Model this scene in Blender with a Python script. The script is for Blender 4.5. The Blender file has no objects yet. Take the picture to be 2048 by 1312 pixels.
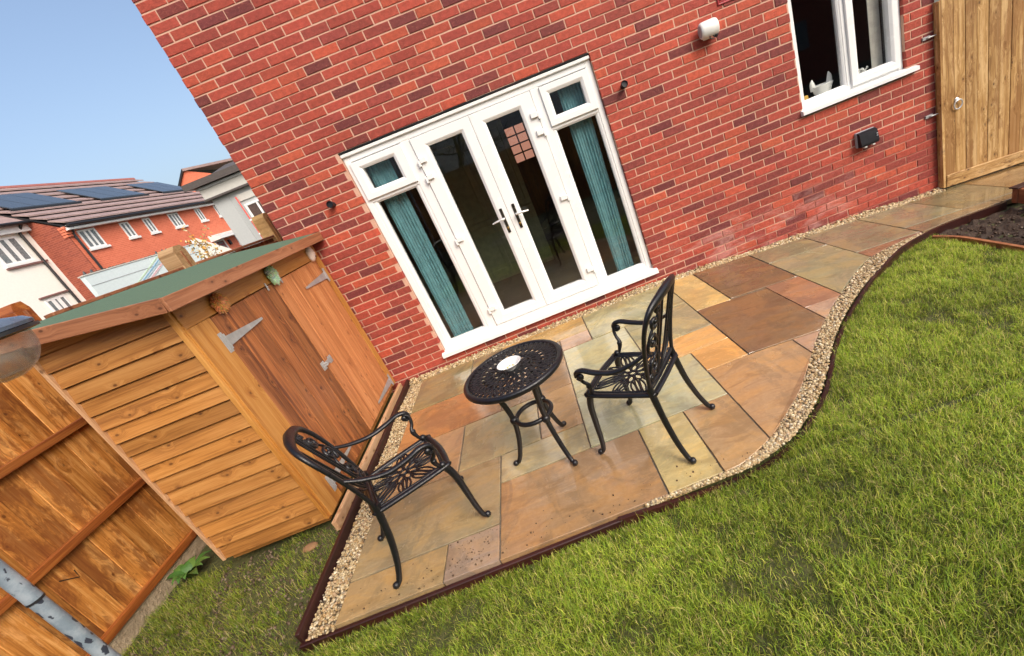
import bpy, math, random
import numpy as np
from mathutils import Vector, Matrix
from bpy_extras.object_utils import world_to_camera_view

random.seed(7)
RNG = np.random.default_rng(7)
SC = bpy.context.scene
COL = SC.collection
V = Vector
# ------------------------------------------------------------------ camera
cam_data = bpy.data.cameras.new('camera')
cam = bpy.data.objects.new('camera', cam_data)
COL.objects.link(cam)
cR = V((0.9287000, -0.1305381, -0.3470966))
cU = V((0.3706988, 0.3518661, 0.8595189))
cF = V((-0.0099315, 0.9269035, -0.3751684))
cam.matrix_world = Matrix(((cR.x, cU.x, -cF.x, 1.344714), (cR.y, cU.y, -cF.y, -4.306496),
                           (cR.z, cU.z, -cF.z, 1.720580), (0, 0, 0, 1)))
cam_data.sensor_fit = 'HORIZONTAL'
cam_data.sensor_width = 36.0
cam_data.lens = 15.475576
cam_data.shift_x = -0.0532153
cam_data.shift_y = -0.0069357
cam_data.clip_start = 0.05
cam_data.clip_end = 2000.0
SC.camera = cam
SC.render.resolution_x, SC.render.resolution_y = 1024, 656
# ------------------------------------------------------------------ sky, sun, exposure
TO_SUN = V((0.50, -0.66, 0.72)).normalized()
SUN_EL = math.asin(TO_SUN.z)
SUN_ROT = math.atan2(TO_SUN.x, TO_SUN.y)
world = bpy.data.worlds.new('World')
SC.world = world
world.use_nodes = True
wn = world.node_tree
wn.nodes.clear()
w_out = wn.nodes.new('ShaderNodeOutputWorld')
w_bg = wn.nodes.new('ShaderNodeBackground')
w_sky = wn.nodes.new('ShaderNodeTexSky')
w_sky.sky_type = 'NISHITA'
w_sky.sun_disc = False
w_sky.sun_elevation = SUN_EL
w_sky.sun_rotation = SUN_ROT
w_sky.air_density = 1.0
w_sky.dust_density = 5.4
w_sky.ozone_density = 0.8
w_bg.inputs['Strength'].default_value = 0.15
wn.links.new(w_sky.outputs[0], w_bg.inputs['Color'])
wn.links.new(w_bg.outputs[0], w_out.inputs['Surface'])
sun_data = bpy.data.lights.new('sun', 'SUN')
sun_data.energy = 0.9
sun_data.angle = math.radians(26)
sun_data.color = (1.0, 0.99, 0.97)
sun = bpy.data.objects.new('sun', sun_data)
COL.objects.link(sun)
sun.rotation_euler = TO_SUN.to_track_quat('Z', 'Y').to_euler()
SC.view_settings.view_transform = 'Standard'
SC.view_settings.look = 'None'
SC.view_settings.exposure = 0.70
SC.view_settings.gamma = 1.0
SC.view_settings.use_curve_mapping = False
SC.cycles.max_bounces = 8
SC.cycles.transparent_max_bounces = 12

# ------------------------------------------------------------------ object helpers
WM = {}


def props(o, label=None, cat=None, group=None, kind=None):
    if label: o['label'] = label
    if cat: o['category'] = cat
    if group: o['group'] = group
    if kind: o['kind'] = kind
    return o


def link(o, parent=None, M=None):
    M = M or Matrix()
    COL.objects.link(o)
    WM[o.name] = M.copy()
    if parent is not None:
        o.parent = parent
        o.matrix_basis = WM[parent.name].inverted() @ M
    else:
        o.matrix_basis = M
    return o


def thing(name, loc, label, cat, group=None, rz=0.0):
    o = bpy.data.objects.new(name, None)
    o.empty_display_size = 0.1
    link(o, None, Matrix.Translation(V(loc)) @ Matrix.Rotation(rz, 4, 'Z'))
    return props(o, label, cat, group)


def copy_tree(o, M, parent=None):
    """a thing with its parts and sub-parts again, at matrix M"""
    c = o.copy()
    COL.objects.link(c)
    WM[c.name] = M.copy()
    c.parent = parent
    c.matrix_basis = (WM[parent.name].inverted() @ M) if parent else M
    for ch in list(o.children):
        copy_tree(ch, M @ WM[o.name].inverted() @ WM[ch.name], c)
    return c


class MB:
    """collects polygons; build() links them as one mesh object"""

    def __init__(self):
        self.v, self.f, self.c = [], [], []

    def add(self, verts, faces, col=None, M=None):
        b = len(self.v)
        if M is not None:
            verts = [M @ V(p) for p in verts]
        self.v.extend([tuple(p) for p in verts])
        self.f.extend([tuple(i + b for i in f) for f in faces])
        self.c.extend([col or (1, 1, 1)] * len(faces))
        return self

    def box(self, x0, x1, y0, y1, z0, z1, ch=0.0, col=None, M=None):
        if x0 > x1: x0, x1 = x1, x0
        if y0 > y1: y0, y1 = y1, y0
        if z0 > z1: z0, z1 = z1, z0
        if ch <= 0:
            vs = [(x, y, z) for x in (x0, x1) for y in (y0, y1) for z in (z0, z1)]
            fs = [(0, 1, 3, 2), (4, 6, 7, 5), (0, 4, 5, 1), (2, 3, 7, 6), (0, 2, 6, 4), (1, 5, 7, 3)]
            return self.add(vs, fs, col, M)
        ch = min(ch, (x1 - x0) * .45, (y1 - y0) * .45, (z1 - z0) * .45)
        vs, idx = [], {}
        for i, x in enumerate((x0, x1)):
            for j, y in enumerate((y0, y1)):
                for k, z in enumerate((z0, z1)):
                    sx, sy, sz = (1 - 2 * i) * ch, (1 - 2 * j) * ch, (1 - 2 * k) * ch
                    for a, p in enumerate(((x, y + sy, z + sz), (x + sx, y, z + sz), (x + sx, y + sy, z))):
                        idx[i, j, k, a] = len(vs)
                        vs.append(p)
        g = lambda i, j, k, a: idx[i, j, k, a]
        fs = []
        for i in (0, 1):
            q = [g(i, 0, 0, 0), g(i, 0, 1, 0), g(i, 1, 1, 0), g(i, 1, 0, 0)]; fs.append(q if i == 0 else q[::-1])
            q = [g(0, i, 0, 1), g(1, i, 0, 1), g(1, i, 1, 1), g(0, i, 1, 1)]; fs.append(q if i == 0 else q[::-1])
            q = [g(0, 0, i, 2), g(0, 1, i, 2), g(1, 1, i, 2), g(1, 0, i, 2)]; fs.append(q if i == 0 else q[::-1])
        for s in (0, 1):
            for t in (0, 1):
                q = [g(0, s, t, 1), g(0, s, t, 2), g(1, s, t, 2), g(1, s, t, 1)]; fs.append(q if s == t else q[::-1])
                q = [g(s, 0, t, 2), g(s, 0, t, 0), g(s, 1, t, 0), g(s, 1, t, 2)]; fs.append(q if s == t else q[::-1])
                q = [g(s, t, 0, 0), g(s, t, 0, 1), g(s, t, 1, 1), g(s, t, 1, 0)]; fs.append(q if s == t else q[::-1])
        for i in (0, 1):
            for j in (0, 1):
                for k in (0, 1):
                    q = [g(i, j, k, 0), g(i, j, k, 1), g(i, j, k, 2)]
                    fs.append(q if (i + j + k) % 2 == 0 else q[::-1])
        return self.add(vs, fs, col, M)

    def tube(self, pts, rad, n=8, flat=1.0, up=(0, 0, 1), closed=False, cap=True, col=None, M=None):
        P = [V(p) for p in pts]
        m = len(P)
        if m < 2: return self
        R = rad if hasattr(rad, '__len__') else [rad] * m
        T = []
        for i in range(m):
            if closed: t = P[(i + 1) % m] - P[i - 1]
            else: t = P[min(i + 1, m - 1)] - P[max(i - 1, 0)]
            T.append(t.normalized() if t.length > 1e-9 else V((0, 0, 1)))
        nrm = V(up)
        if abs(nrm.dot(T[0])) > .95: nrm = V((1, 0, 0)) if abs(T[0].x) < .9 else V((0, 1, 0))
        vs = []
        fixed = flat != 1.0
        for i in range(m):
            if fixed:
                u = V(up)
                if abs(u.dot(T[i])) > .97: u = nrm
            else: u = nrm
            nrm = (u - T[i] * u.dot(T[i])).normalized()
            b = T[i].cross(nrm)
            for k in range(n):
                a = 2 * math.pi * k / n
                vs.append(P[i] + b * (math.cos(a) * R[i]) + nrm * (math.sin(a) * R[i] * flat))
        fs = []
        for i in range(m if closed else m - 1):
            j = (i + 1) % m
            for k in range(n):
                l = (k + 1) % n
                fs.append((i * n + k, i * n + l, j * n + l, j * n + k))
        if cap and not closed:
            fs.append(tuple(range(n))[::-1])
            fs.append(tuple(range((m - 1) * n, m * n)))
        return self.add(vs, fs, col, M)

    def lathe(self, prof, n=24, M=None, col=None, a0=0.0):
        """prof: (radius, height) from bottom to top, turned about Z"""
        vs, fs, rows = [], [], []
        for r, z in prof:
            if r < 1e-6:
                rows.append([len(vs)]); vs.append((0, 0, z))
            else:
                rows.append(list(range(len(vs), len(vs) + n)))
                vs.extend((r * math.cos(a0 + 2 * math.pi * k / n), r * math.sin(a0 + 2 * math.pi * k / n), z) for k in range(n))
        for A, B in zip(rows, rows[1:]):
            for k in range(n):
                l = (k + 1) % n
                if len(A) == 1 and len(B) == 1: continue
                if len(A) == 1: fs.append((A[0], B[l], B[k]))
                elif len(B) == 1: fs.append((A[k], A[l], B[0]))
                else: fs.append((A[k], A[l], B[l], B[k]))
        return self.add(vs, fs, col, M)

    def ball(self, c, r, n=10, sc=(1, 1, 1), col=None):
        prof = [(r * math.sin(math.pi * i / 6), -r * math.cos(math.pi * i / 6)) for i in range(7)]
        prof[0] = (0, -r); prof[-1] = (0, r)
        return self.lathe(prof, n, Matrix.Translation(V(c)) @ Matrix.Diagonal((*sc, 1)), col)

    def ring(self, o, i, y0, y1, ch=0.012, col=None):
        """a picture-frame in the x-z plane, front at y0 (smaller y), inner edge sloped back"""
        ox0, ox1, oz0, oz1 = o
        ix0, ix1, iz0, iz1 = i
        L = lambda x0, x1, z0, z1, y: [(x0, y, z0), (x1, y, z0), (x1, y, z1), (x0, y, z1)]
        c2 = .003
        loops = [L(ox0, ox1, oz0, oz1, y1), L(ox0, ox1, oz0, oz1, y0 + c2), L(ox0 + c2, ox1 - c2, oz0 + c2, oz1 - c2, y0),
                 L(ix0 - ch * 1.6, ix1 + ch * 1.6, iz0 - ch * 1.6, iz1 + ch * 1.6, y0),
                 L(ix0 - ch * 1.1, ix1 + ch * 1.1, iz0 - ch * 1.1, iz1 + ch * 1.1, y0 + ch * .25),
                 L(ix0, ix1, iz0, iz1, y0 + ch), L(ix0, ix1, iz0, iz1, y1)]
        vs = [p for l in loops for p in l]
        fs = []
        for a in range(len(loops)):
            b = (a + 1) % len(loops)
            for k in range(4):
                l = (k + 1) % 4
                fs.append((a * 4 + k, a * 4 + l, b * 4 + l, b * 4 + k))
        return self.add(vs, fs, col)

    def prism(self, poly, axis, a0, a1, col=None, M=None):
        """poly: 2-D points; extruded along axis 0/1/2 from a0 to a1"""
        n = len(poly)
        mk = {0: lambda p, a: (a, p[0], p[1]), 1: lambda p, a: (p[0], a, p[1]), 2: lambda p, a: (p[0], p[1], a)}[axis]
        vs = [mk(p, a0) for p in poly] + [mk(p, a1) for p in poly]
        fs = [tuple(range(n))[::-1], tuple(range(n, 2 * n))] + [(i, (i + 1) % n, n + (i + 1) % n, n + i) for i in range(n)]
        return self.add(vs, fs, col, M)

    def mesh(self, name, mat, origin=(0, 0, 0), smooth=False, angle=.7, tint=False):
        me = bpy.data.meshes.new(name)
        ox, oy, oz = origin
        me.from_pydata([(x - ox, y - oy, z - oz) for x, y, z in self.v], [], self.f)
        if tint:
            a = me.attributes.new('tint', 'FLOAT_COLOR', 'FACE')
            a.data.foreach_set('color', np.array([(*c, 1) for c in self.c], dtype=np.float32).ravel())
        import bmesh
        bm = bmesh.new(); bm.from_mesh(me)
        bmesh.ops.recalc_face_normals(bm, faces=bm.faces)
        bm.to_mesh(me); bm.free()
        if smooth:
            me.shade_smooth()
            me.set_sharp_from_angle(angle=angle)
        me.materials.append(mat)
        return me

    def build(self, name, mat, parent=None, origin=None, **kw):
        if origin is None:
            origin = WM[parent.name].translation if parent is not None else (0, 0, 0)
        o = bpy.data.objects.new(name, self.mesh(name, mat, origin, **kw))
        return link(o, parent, Matrix.Translation(V(origin)))


BEAMS = {}


def beam(name, a, b, w, t, mat, parent=None, side=None, ch=.002, color=None):
    """a board from a to b; w its width along `side`, t its thickness across"""
    a, b = V(a), V(b)
    x = (b - a); L = x.length; x.normalize()
    y = V(side or (0, 0, 1)); y = (y - x * y.dot(x)).normalized()
    z = x.cross(y)
    key = (round(L, 3), round(w, 4), round(t, 4), mat.name, ch)
    me = BEAMS.get(key)
    if me is None:
        me = BEAMS[key] = MB().box(-L / 2, L / 2, -w / 2, w / 2, -t / 2, t / 2, ch).mesh(name, mat)
    o = bpy.data.objects.new(name, me)
    M = Matrix((x, y, z)).transposed().to_4x4()
    M.translation = (a + b) / 2
    link(o, parent, M)
    if color: o.color = (*color, 1)
    return o


def smoothpts(pts, k=6, closed=False):
    P = [V(p) for p in pts]
    n = len(P); out = []
    for i in range(n if closed else n - 1):
        p0 = P[i - 1] if (closed or i > 0) else P[0] * 2 - P[1]
        p1, p2 = P[i], P[(i + 1) % n]
        p3 = P[(i + 2) % n] if (closed or i + 2 < n) else P[n - 1] * 2 - P[n - 2]
        for s in range(k):
            t = s / k
            out.append(.5 * ((2 * p1) + (p2 - p0) * t + (2 * p0 - 5 * p1 + 4 * p2 - p3) * t * t + (3 * p1 - p0 - 3 * p2 + p3) * t ** 3))
    if not closed: out.append(P[-1])
    return out


# ------------------------------------------------------------------ materials
class NT:
    def __init__(self, name):
        self.m = bpy.data.materials.new(name)
        self.m.use_nodes = True
        self.t = self.m.node_tree
        self.t.nodes.clear()
        self.out = self.t.nodes.new('ShaderNodeOutputMaterial')

    def n(self, typ, ins=None, **kw):
        nd = self.t.nodes.new(typ)
        for k, v in kw.items(): setattr(nd, k, v)
        for k, v in (ins or {}).items(): self.set(nd, k, v)
        return nd

    def set(self, nd, k, v):
        s = nd.inputs[k]
        if isinstance(v, bpy.types.NodeSocket): self.t.links.new(v, s)
        elif isinstance(v, bpy.types.Node): self.t.links.new(v.outputs[0], s)
        elif isinstance(v, (tuple, list)) and s.type == 'RGBA' and len(v) == 3: s.default_value = (*v, 1)
        else: s.default_value = v

    def math(self, op, a, b=0.0, c=None, clamp=False):
        nd = self.n('ShaderNodeMath', {0: a, 1: b}, operation=op, use_clamp=clamp)
        if c is not None: self.set(nd, 2, c)
        return nd.outputs[0]

    def vmath(self, op, a, b):
        return self.n('ShaderNodeVectorMath', {0: a, 1: b}, operation=op).outputs[0]

    def noise(self, vec, scale, detail=3.0, rough=.55, dist=0.0):
        return self.n('ShaderNodeTexNoise', {'Vector': vec, 'Scale': scale, 'Detail': detail, 'Roughness': rough, 'Distortion': dist})

    def ramp(self, fac, stops, interp='LINEAR'):
        nd = self.n('ShaderNodeValToRGB', {'Fac': fac})
        el = nd.color_ramp.elements
        nd.color_ramp.interpolation = interp
        while len(el) < len(stops): el.new(.5)
        for e, (p, c) in zip(el, stops):
            e.position = p
            e.color = (*c, 1) if hasattr(c, '__len__') else (c, c, c, 1)
        return nd.outputs[0]

    def step(self, x, lo, hi, a=0.0, b=1.0):
        return self.n('ShaderNodeMapRange', {'Value': x, 'From Min': lo, 'From Max': hi, 'To Min': a, 'To Max': b}, interpolation_type='SMOOTHSTEP').outputs[0]

    def mix(self, fac, a, b, blend='MIX'):
        nd = self.n('ShaderNodeMix', data_type='RGBA', blend_type=blend)
        self.set(nd, 0, fac); self.set(nd, 6, a); self.set(nd, 7, b)
        return nd.outputs[2]

    def scale(self, vec, s):
        return self.n('ShaderNodeMapping', {'Vector': vec, 'Scale': s}).outputs[0]

    def bump(self, h, strength=.3, dist=.01, normal=None):
        nd = self.n('ShaderNodeBump', {'Height': h, 'Strength': strength, 'Distance': dist})
        if normal is not None: self.set(nd, 'Normal', normal)
        return nd.outputs[0]

    def bsdf(self, **kw):
        nd = self.n('ShaderNodeBsdfPrincipled')
        for k, v in kw.items(): self.set(nd, k.replace('_', ' '), v)
        self.t.links.new(nd.outputs[0], self.out.inputs[0])
        return self.m

    @property
    def pos(self): return self.n('ShaderNodeNewGeometry').outputs['Position']

    @property
    def obj(self): return self.n('ShaderNodeTexCoord').outputs['Object']

    @property
    def rnd(self): return self.n('ShaderNodeObjectInfo').outputs['Random']

    @property
    def ocol(self): return self.n('ShaderNodeObjectInfo').outputs['Color']

    def attr(self, name): return self.n('ShaderNodeAttribute', attribute_name=name).outputs['Color']


def plain(name, col, rough=.5, metal=0.0, bump=0.0, bscale=60.0, var=.12, spec=.5):
    t = NT(name)
    p = t.obj
    n1 = t.noise(p, bscale * .25, 4)
    c = t.mix(t.step(n1.outputs[0], .3, .7), tuple(x * (1 - var) for x in col), tuple(min(1, x * (1 + var)) for x in col))
    kw = dict(Base_Color=c, Roughness=t.step(n1.outputs[0], .2, .8, max(.02, rough - .06), min(1, rough + .06)), Metallic=metal)
    kw['Specular_IOR_Level'] = spec
    if bump > 0: kw['Normal'] = t.bump(t.noise(p, bscale, 4).outputs[0], bump, .004)
    return t.bsdf(**kw)


def wood(name, c_dark, c_mid, c_light, knot=(.06, .02, .008), rough=.5, stain=None, var=.18, knots=.55, kscale=1.0, swap=False):
    """sawn softwood: grain along the object's own X, knots, per-board variation"""
    t = NT(name)
    off = t.n('ShaderNodeVectorMath', {0: (37.1, 17.7, 29.3), 'Scale': t.rnd}, operation='SCALE').outputs[0]
    oc = t.obj
    if swap:
        sx = t.n('ShaderNodeSeparateXYZ', {0: oc})
        oc = t.n('ShaderNodeCombineXYZ', {'X': sx.outputs[0], 'Y': sx.outputs[2], 'Z': sx.outputs[1]}).outputs[0]
    base = t.vmath('ADD', oc, off)
    kv = t.n('ShaderNodeTexVoronoi', {'Vector': t.scale(base, (7.0 * kscale, 11.0 * kscale, 1.0)), 'Scale': 1.0, 'Randomness': 1.0}, voronoi_dimensions='2D')
    keep = t.math('GREATER_THAN', t.n('ShaderNodeSeparateColor', {'Color': kv.outputs['Color']}).outputs[0], 1 - knots)
    kd = t.math('ADD', kv.outputs['Distance'], t.math('MULTIPLY', t.math('SUBTRACT', t.noise(base, 25, 3).outputs[0], .5), .10))
    near = t.math('MULTIPLY', t.step(kd, .55, .0), keep)
    warp = t.n('ShaderNodeCombineXYZ', {'Y': t.math('MULTIPLY', near, .035), 'Z': t.math('MULTIPLY', near, .02)}).outputs[0]
    gp = t.vmath('ADD', base, warp)
    g1 = t.noise(t.scale(gp, (.9, 22, 22)), 1.0, 5, .6, .6).outputs[0]
    g2 = t.noise(t.scale(gp, (5, 150, 150)), 1.0, 4, .6).outputs[0]
    big = t.noise(t.scale(base, (1.6, 5, 5)), 1.0, 4, .6, .4).outputs[0]
    c = t.ramp(t.math('ADD', t.math('MULTIPLY', g1, .64), t.math('MULTIPLY', g2, .36)), [(.37, c_dark), (.50, c_mid), (.62, c_light)])
    c = t.mix(t.math('MULTIPLY', t.step(kd, .10, .04), keep), c, knot)
    c = t.mix(t.math('MULTIPLY', t.math('MULTIPLY', t.step(kd, .24, .08), .40), keep), c, c_dark)
    if stain is not None:
        blot = t.math('ADD', t.math('MULTIPLY', big, .62), t.math('MULTIPLY', t.noise(t.scale(base, (9, 26, 26)), 1.0, 6, .7, 1.2).outputs[0], .38))
        c = t.mix(t.step(blot, .48, .58, 0, .68), c, stain)
        c = t.mix(t.step(blot, .45, .36, 0, .40), c, tuple(min(1, x * 1.25 + .05) for x in c_light))
    v = t.math('ADD', t.math('MULTIPLY', t.rnd, 2 * var), 1 - var)
    c = t.mix(1.0, c, t.n('ShaderNodeCombineColor', {0: v, 1: v, 2: v}).outputs[0], 'MULTIPLY')
    h = t.math('ADD', g1, t.math('MULTIPLY', g2, .5))
    return t.bsdf(Base_Color=c, Roughness=t.step(big, .3, .7, rough - .08, rough + .14), Normal=t.bump(h, .5, .003))


def m_brick():
    t = NT('red_brick')
    p = t.pos
    col = t.attr('tint')
    n1 = t.noise(p, 28, 5, .6)
    n2 = t.noise(t.scale(p, (1, 1, 1.6)), 120, 3)
    v = t.math('ADD', t.math('MULTIPLY', n1.outputs[0], 1.05), .47)
    c = t.mix(1.0, col, t.n('ShaderNodeCombineColor', {0: v, 1: v, 2: v}).outputs[0], 'MULTIPLY')
    c = t.mix(t.step(n2.outputs[0], .66, .80, 0, .5), c, (.10, .03, .03))
    # creases of the face, a little paler
    n3 = t.noise(t.scale(p, (1.0, 1.0, 2.2)), 55, 4, .65, 1.4)
    c = t.mix(t.step(n3.outputs[0], .57, .68, 0, .36), c, (.60, .19, .12))
    c = t.mix(t.step(n3.outputs[0], .42, .33, 0, .45), c, (.20, .04, .03))
    # pale lime bloom low on the wall, with a shape of its own
    sx = t.n('ShaderNodeSeparateXYZ', {0: p})
    bl = t.noise(t.scale(p, (1.6, 1, 4.5)), 1.7, 6, .68, .5).outputs[0]
    band = t.math('MULTIPLY', t.step(sx.outputs[2], .50, .20), t.math('MULTIPLY', t.step(sx.outputs[0], 2.2, 2.9), t.step(sx.outputs[0], 4.9, 4.2)))
    c = t.mix(t.math('MULTIPLY', t.step(bl, .45, .66, 0, .42), band), c, (.60, .36, .32))
    h = t.math('ADD', n1.outputs[0], t.math('MULTIPLY', n3.outputs[0], .9))
    return t.bsdf(Base_Color=c, Roughness=.72, Normal=t.bump(h, .8, .007), Specular_IOR_Level=.35)


def m_mortar():
    t = NT('mortar')
    n = t.noise(t.pos, 90, 4)
    c = t.mix(n.outputs[0], (.50, .285, .20), (.66, .42, .31))
    sp = t.n('ShaderNodeSeparateXYZ', {0: t.pos})
    st = t.noise(t.scale(t.pos, (1.3, 1, 3.5)), 1.6, 5, .65, .4).outputs[0]
    lowb = t.math('MULTIPLY', t.step(sp.outputs[2], .80, .30), t.step(sp.outputs[0], 2.3, 3.8))
    c = t.mix(t.math('MULTIPLY', t.step(st, .36, .56, 0, .85), lowb), c, (.30, .075, .05))
    return t.bsdf(Base_Color=c, Roughness=.9, Normal=t.bump(n.outputs[0], .5, .003))


def m_slab():
    t = NT('wet_sandstone')
    p = t.vmath('ADD', t.pos, t.n('ShaderNodeVectorMath', {0: (13.0, 7.0, 3.0), 'Scale': t.rnd}, operation='SCALE').outputs[0])
    n1 = t.noise(t.scale(p, (1.2, 3.2, 2)), 2.0, 5, .6, 1.2).outputs[0]
    n2 = t.noise(p, 40, 4, .6).outputs[0]
    n3 = t.noise(t.scale(p, (1, 2.4, 1)), 3.2, 6, .62, .9).outputs[0]
    base = t.ocol
    mul = lambda r, g, b_: t.mix(1.0, base, (r, g, b_), 'MULTIPLY')
    n4 = t.noise(t.scale(p, (1.5, 1.1, 1)), 1.25, 7, .62, 1.6).outputs[0]
    n5 = t.noise(p, 130, 3, .6).outputs[0]
    c = t.mix(t.step(n1, .40, .60, 0, .85), base, mul(1.24, 1.10, .84))
    c = t.mix(t.step(n4, .49, .57, 0, .70), c, mul(.70, .74, .80))
    c = t.mix(t.step(t.noise(t.scale(p, (2.2, 5.0, 1)), 2.6, 7, .7, 2.2).outputs[0], .56, .66, 0, .45), c, mul(1.18, 1.22, 1.30))
    c = t.mix(t.step(n3, .52, .66, 0, .60), c, mul(.66, .62, .56))
    c = t.mix(t.step(t.math('ABSOLUTE', t.math('SUBTRACT', n3, .5)), .016, .004, 0, .45), c, mul(1.25, 1.22, 1.18))
    c = t.mix(t.step(n2, .3, .75, 0, .30), c, mul(.72, .68, .62))
    c = t.mix(t.step(n5, .66, .76, 0, .40), c, mul(.45, .42, .40))
    wet = t.noise(t.scale(p, (1.4, 1.0, 1)), 2.3, 4, .6, .4).outputs[0]
    rough = t.math('ADD', t.step(wet, .46, .64, .03, .26), t.math('MULTIPLY', n2, .07))
    h = t.math('ADD', t.math('MULTIPLY', n3, 1.0), t.math('MULTIPLY', t.noise(p, 15, 4, .6, .5).outputs[0], .35))
    return t.bsdf(Base_Color=c, Roughness=rough, Normal=t.bump(h, .34, .013), Specular_IOR_Level=.85, Coat_Weight=t.step(wet, .60, .44, 0, .7), Coat_Roughness=.02, Coat_IOR=1.5)


def m_glass():
    t = NT('window_glass')
    tr = t.n('ShaderNodeBsdfTransparent', {'Color': (.965, .975, .97)})
    gl = t.n('ShaderNodeBsdfGlossy', {'Color': (1, 1, 1), 'Roughness': .0})
    g = t.n('ShaderNodeNewGeometry')
    dt = t.n('ShaderNodeVectorMath', {0: g.outputs['Normal'], 1: g.outputs['Incoming']}, operation='DOT_PRODUCT').outputs['Value']
    inv = t.math('SUBTRACT', 1.0, t.math('ABSOLUTE', dt), clamp=True)
    fr = t.math('ADD', .040, t.math('MULTIPLY', t.math('POWER', inv, 5.0), .90))
    mx = t.n('ShaderNodeMixShader', {0: fr, 1: tr.outputs[0], 2: gl.outputs[0]})
    t.t.links.new(mx.outputs[0], t.out.inputs[0])
    return t.m


def m_tint(name, rough, bump=.3, bscale=80, spec=.4):
    t = NT(name)
    n = t.noise(t.pos, bscale, 3)
    v = t.math('ADD', t.math('MULTIPLY', n.outputs[0], .5), .75)
    c = t.mix(1.0, t.attr('tint'), t.n('ShaderNodeCombineColor', {0: v, 1: v, 2: v}).outputs[0], 'MULTIPLY')
    return t.bsdf(Base_Color=c, Roughness=rough, Normal=t.bump(n.outputs[0], bump, .004), Specular_IOR_Level=spec)


def m_grass():
    t = NT('grass_blades')
    c = t.attr('tint')
    nd = t.n('ShaderNodeBsdfPrincipled', {'Base Color': c, 'Roughness': .45, 'Specular IOR Level': .35})
    tl = t.n('ShaderNodeBsdfTranslucent', {'Color': c})
    mx = t.n('ShaderNodeMixShader', {0: .42, 1: nd.outputs[0], 2: tl.outputs[0]})
    t.t.links.new(mx.outputs[0], t.out.inputs[0])
    return t.m


def m_soil(name, a, b, scale=30):
    t = NT(name)
    n = t.noise(t.pos, scale, 6, .65)
    n2 = t.noise(t.pos, 3.0, 4, .6)
    c = t.mix(t.step(n.outputs[0], .35, .65), a, b)
    c = t.mix(t.step(n2.outputs[0], .4, .65, 0, .5), c, tuple(x * .6 for x in a))
    return t.bsdf(Base_Color=c, Roughness=.85, Normal=t.bump(n.outputs[0], .9, .02))


def m_rooftile(name, a, b, axis_scale):
    t = NT(name)
    n = t.noise(t.pos, 3.0, 5)
    c = t.mix(t.step(n.outputs[0], .3, .7), a, b)
    return t.bsdf(Base_Color=c, Roughness=.7)


def m_farbrick(name, a, b):
    t = NT(name)
    p = t.vmath('ADD', t.pos, (0, 0, 0))
    s = t.n('ShaderNodeSeparateXYZ', {0: p})
    uv = t.n('ShaderNodeCombineXYZ', {'X': t.math('ADD', s.outputs[0], s.outputs[1]), 'Y': s.outputs[2]}).outputs[0]
    br = t.n('ShaderNodeTexBrick', {'Vector': uv, 'Color1': a, 'Color2': b, 'Mortar': tuple(min(1, x * 1.15 + .04) for x in a), 'Scale': 1.0,
                                    'Mortar Size': .006, 'Brick Width': .225, 'Row Height': .075})
    n = t.noise(p, 1.2, 5)
    c = t.mix(t.step(n.outputs[0], .35, .7, 0, .35), br.outputs[0], b)
    return t.bsdf(Base_Color=c, Roughness=.8)


def m_emit(name, col, s):
    t = NT(name)
    e = t.n('ShaderNodeEmission', {'Color': col, 'Strength': s})
    t.t.links.new(e.outputs[0], t.out.inputs[0])
    return t.m


def m_clear(name, tint, alpha):
    t = NT(name)
    tr = t.n('ShaderNodeBsdfTransparent', {'Color': (.95, .94, .92)})
    pr = t.n('ShaderNodeBsdfPrincipled', {'Base Color': tint, 'Roughness': .18})
    n = t.noise(t.obj, 26, 5, .6, .8)
    g = t.n('ShaderNodeNewGeometry')
    dt = t.n('ShaderNodeVectorMath', {0: g.outputs['Normal'], 1: g.outputs['Incoming']}, operation='DOT_PRODUCT').outputs['Value']
    inv = t.math('SUBTRACT', 1.0, t.math('ABSOLUTE', dt), clamp=True)
    a = t.math('ADD', t.step(n.outputs[0], .35, .7, alpha * .5, alpha * 1.6), t.math('MULTIPLY', t.math('POWER', inv, 3.0), .55), clamp=True)
    mx = t.n('ShaderNodeMixShader', {0: a, 1: tr.outputs[0], 2: pr.outputs[0]})
    t.t.links.new(mx.outputs[0], t.out.inputs[0])
    return t.m


def m_pole():
    t = NT('spotted_grey_metal')
    v = t.n('ShaderNodeTexVoronoi', {'Vector': t.scale(t.obj, (1, 1, .5)), 'Scale': 62.0})
    n = t.noise(t.obj, 60, 4)
    sz = t.n('ShaderNodeSeparateColor', {'Color': v.outputs['Color']}).outputs[0]
    s2 = t.n('ShaderNodeSeparateColor', {'Color': v.outputs['Color']}).outputs[1]
    d = t.math('SUBTRACT', t.math('ADD', v.outputs['Distance'], t.math('MULTIPLY', t.math('SUBTRACT', n.outputs[0], .5), 1.0)), t.math('MULTIPLY', s2, .50))
    spot = t.math('MULTIPLY', t.step(d, .10, .0), t.math('GREATER_THAN', sz, .58))
    c = t.mix(spot, t.mix(t.step(t.noise(t.obj, 14, 5, .7).outputs[0], .35, .65), (.22, .28, .33), (.37, .43, .48)), (.045, .052, .075))
    return t.bsdf(Base_Color=c, Roughness=.38, Metallic=.25)


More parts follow.
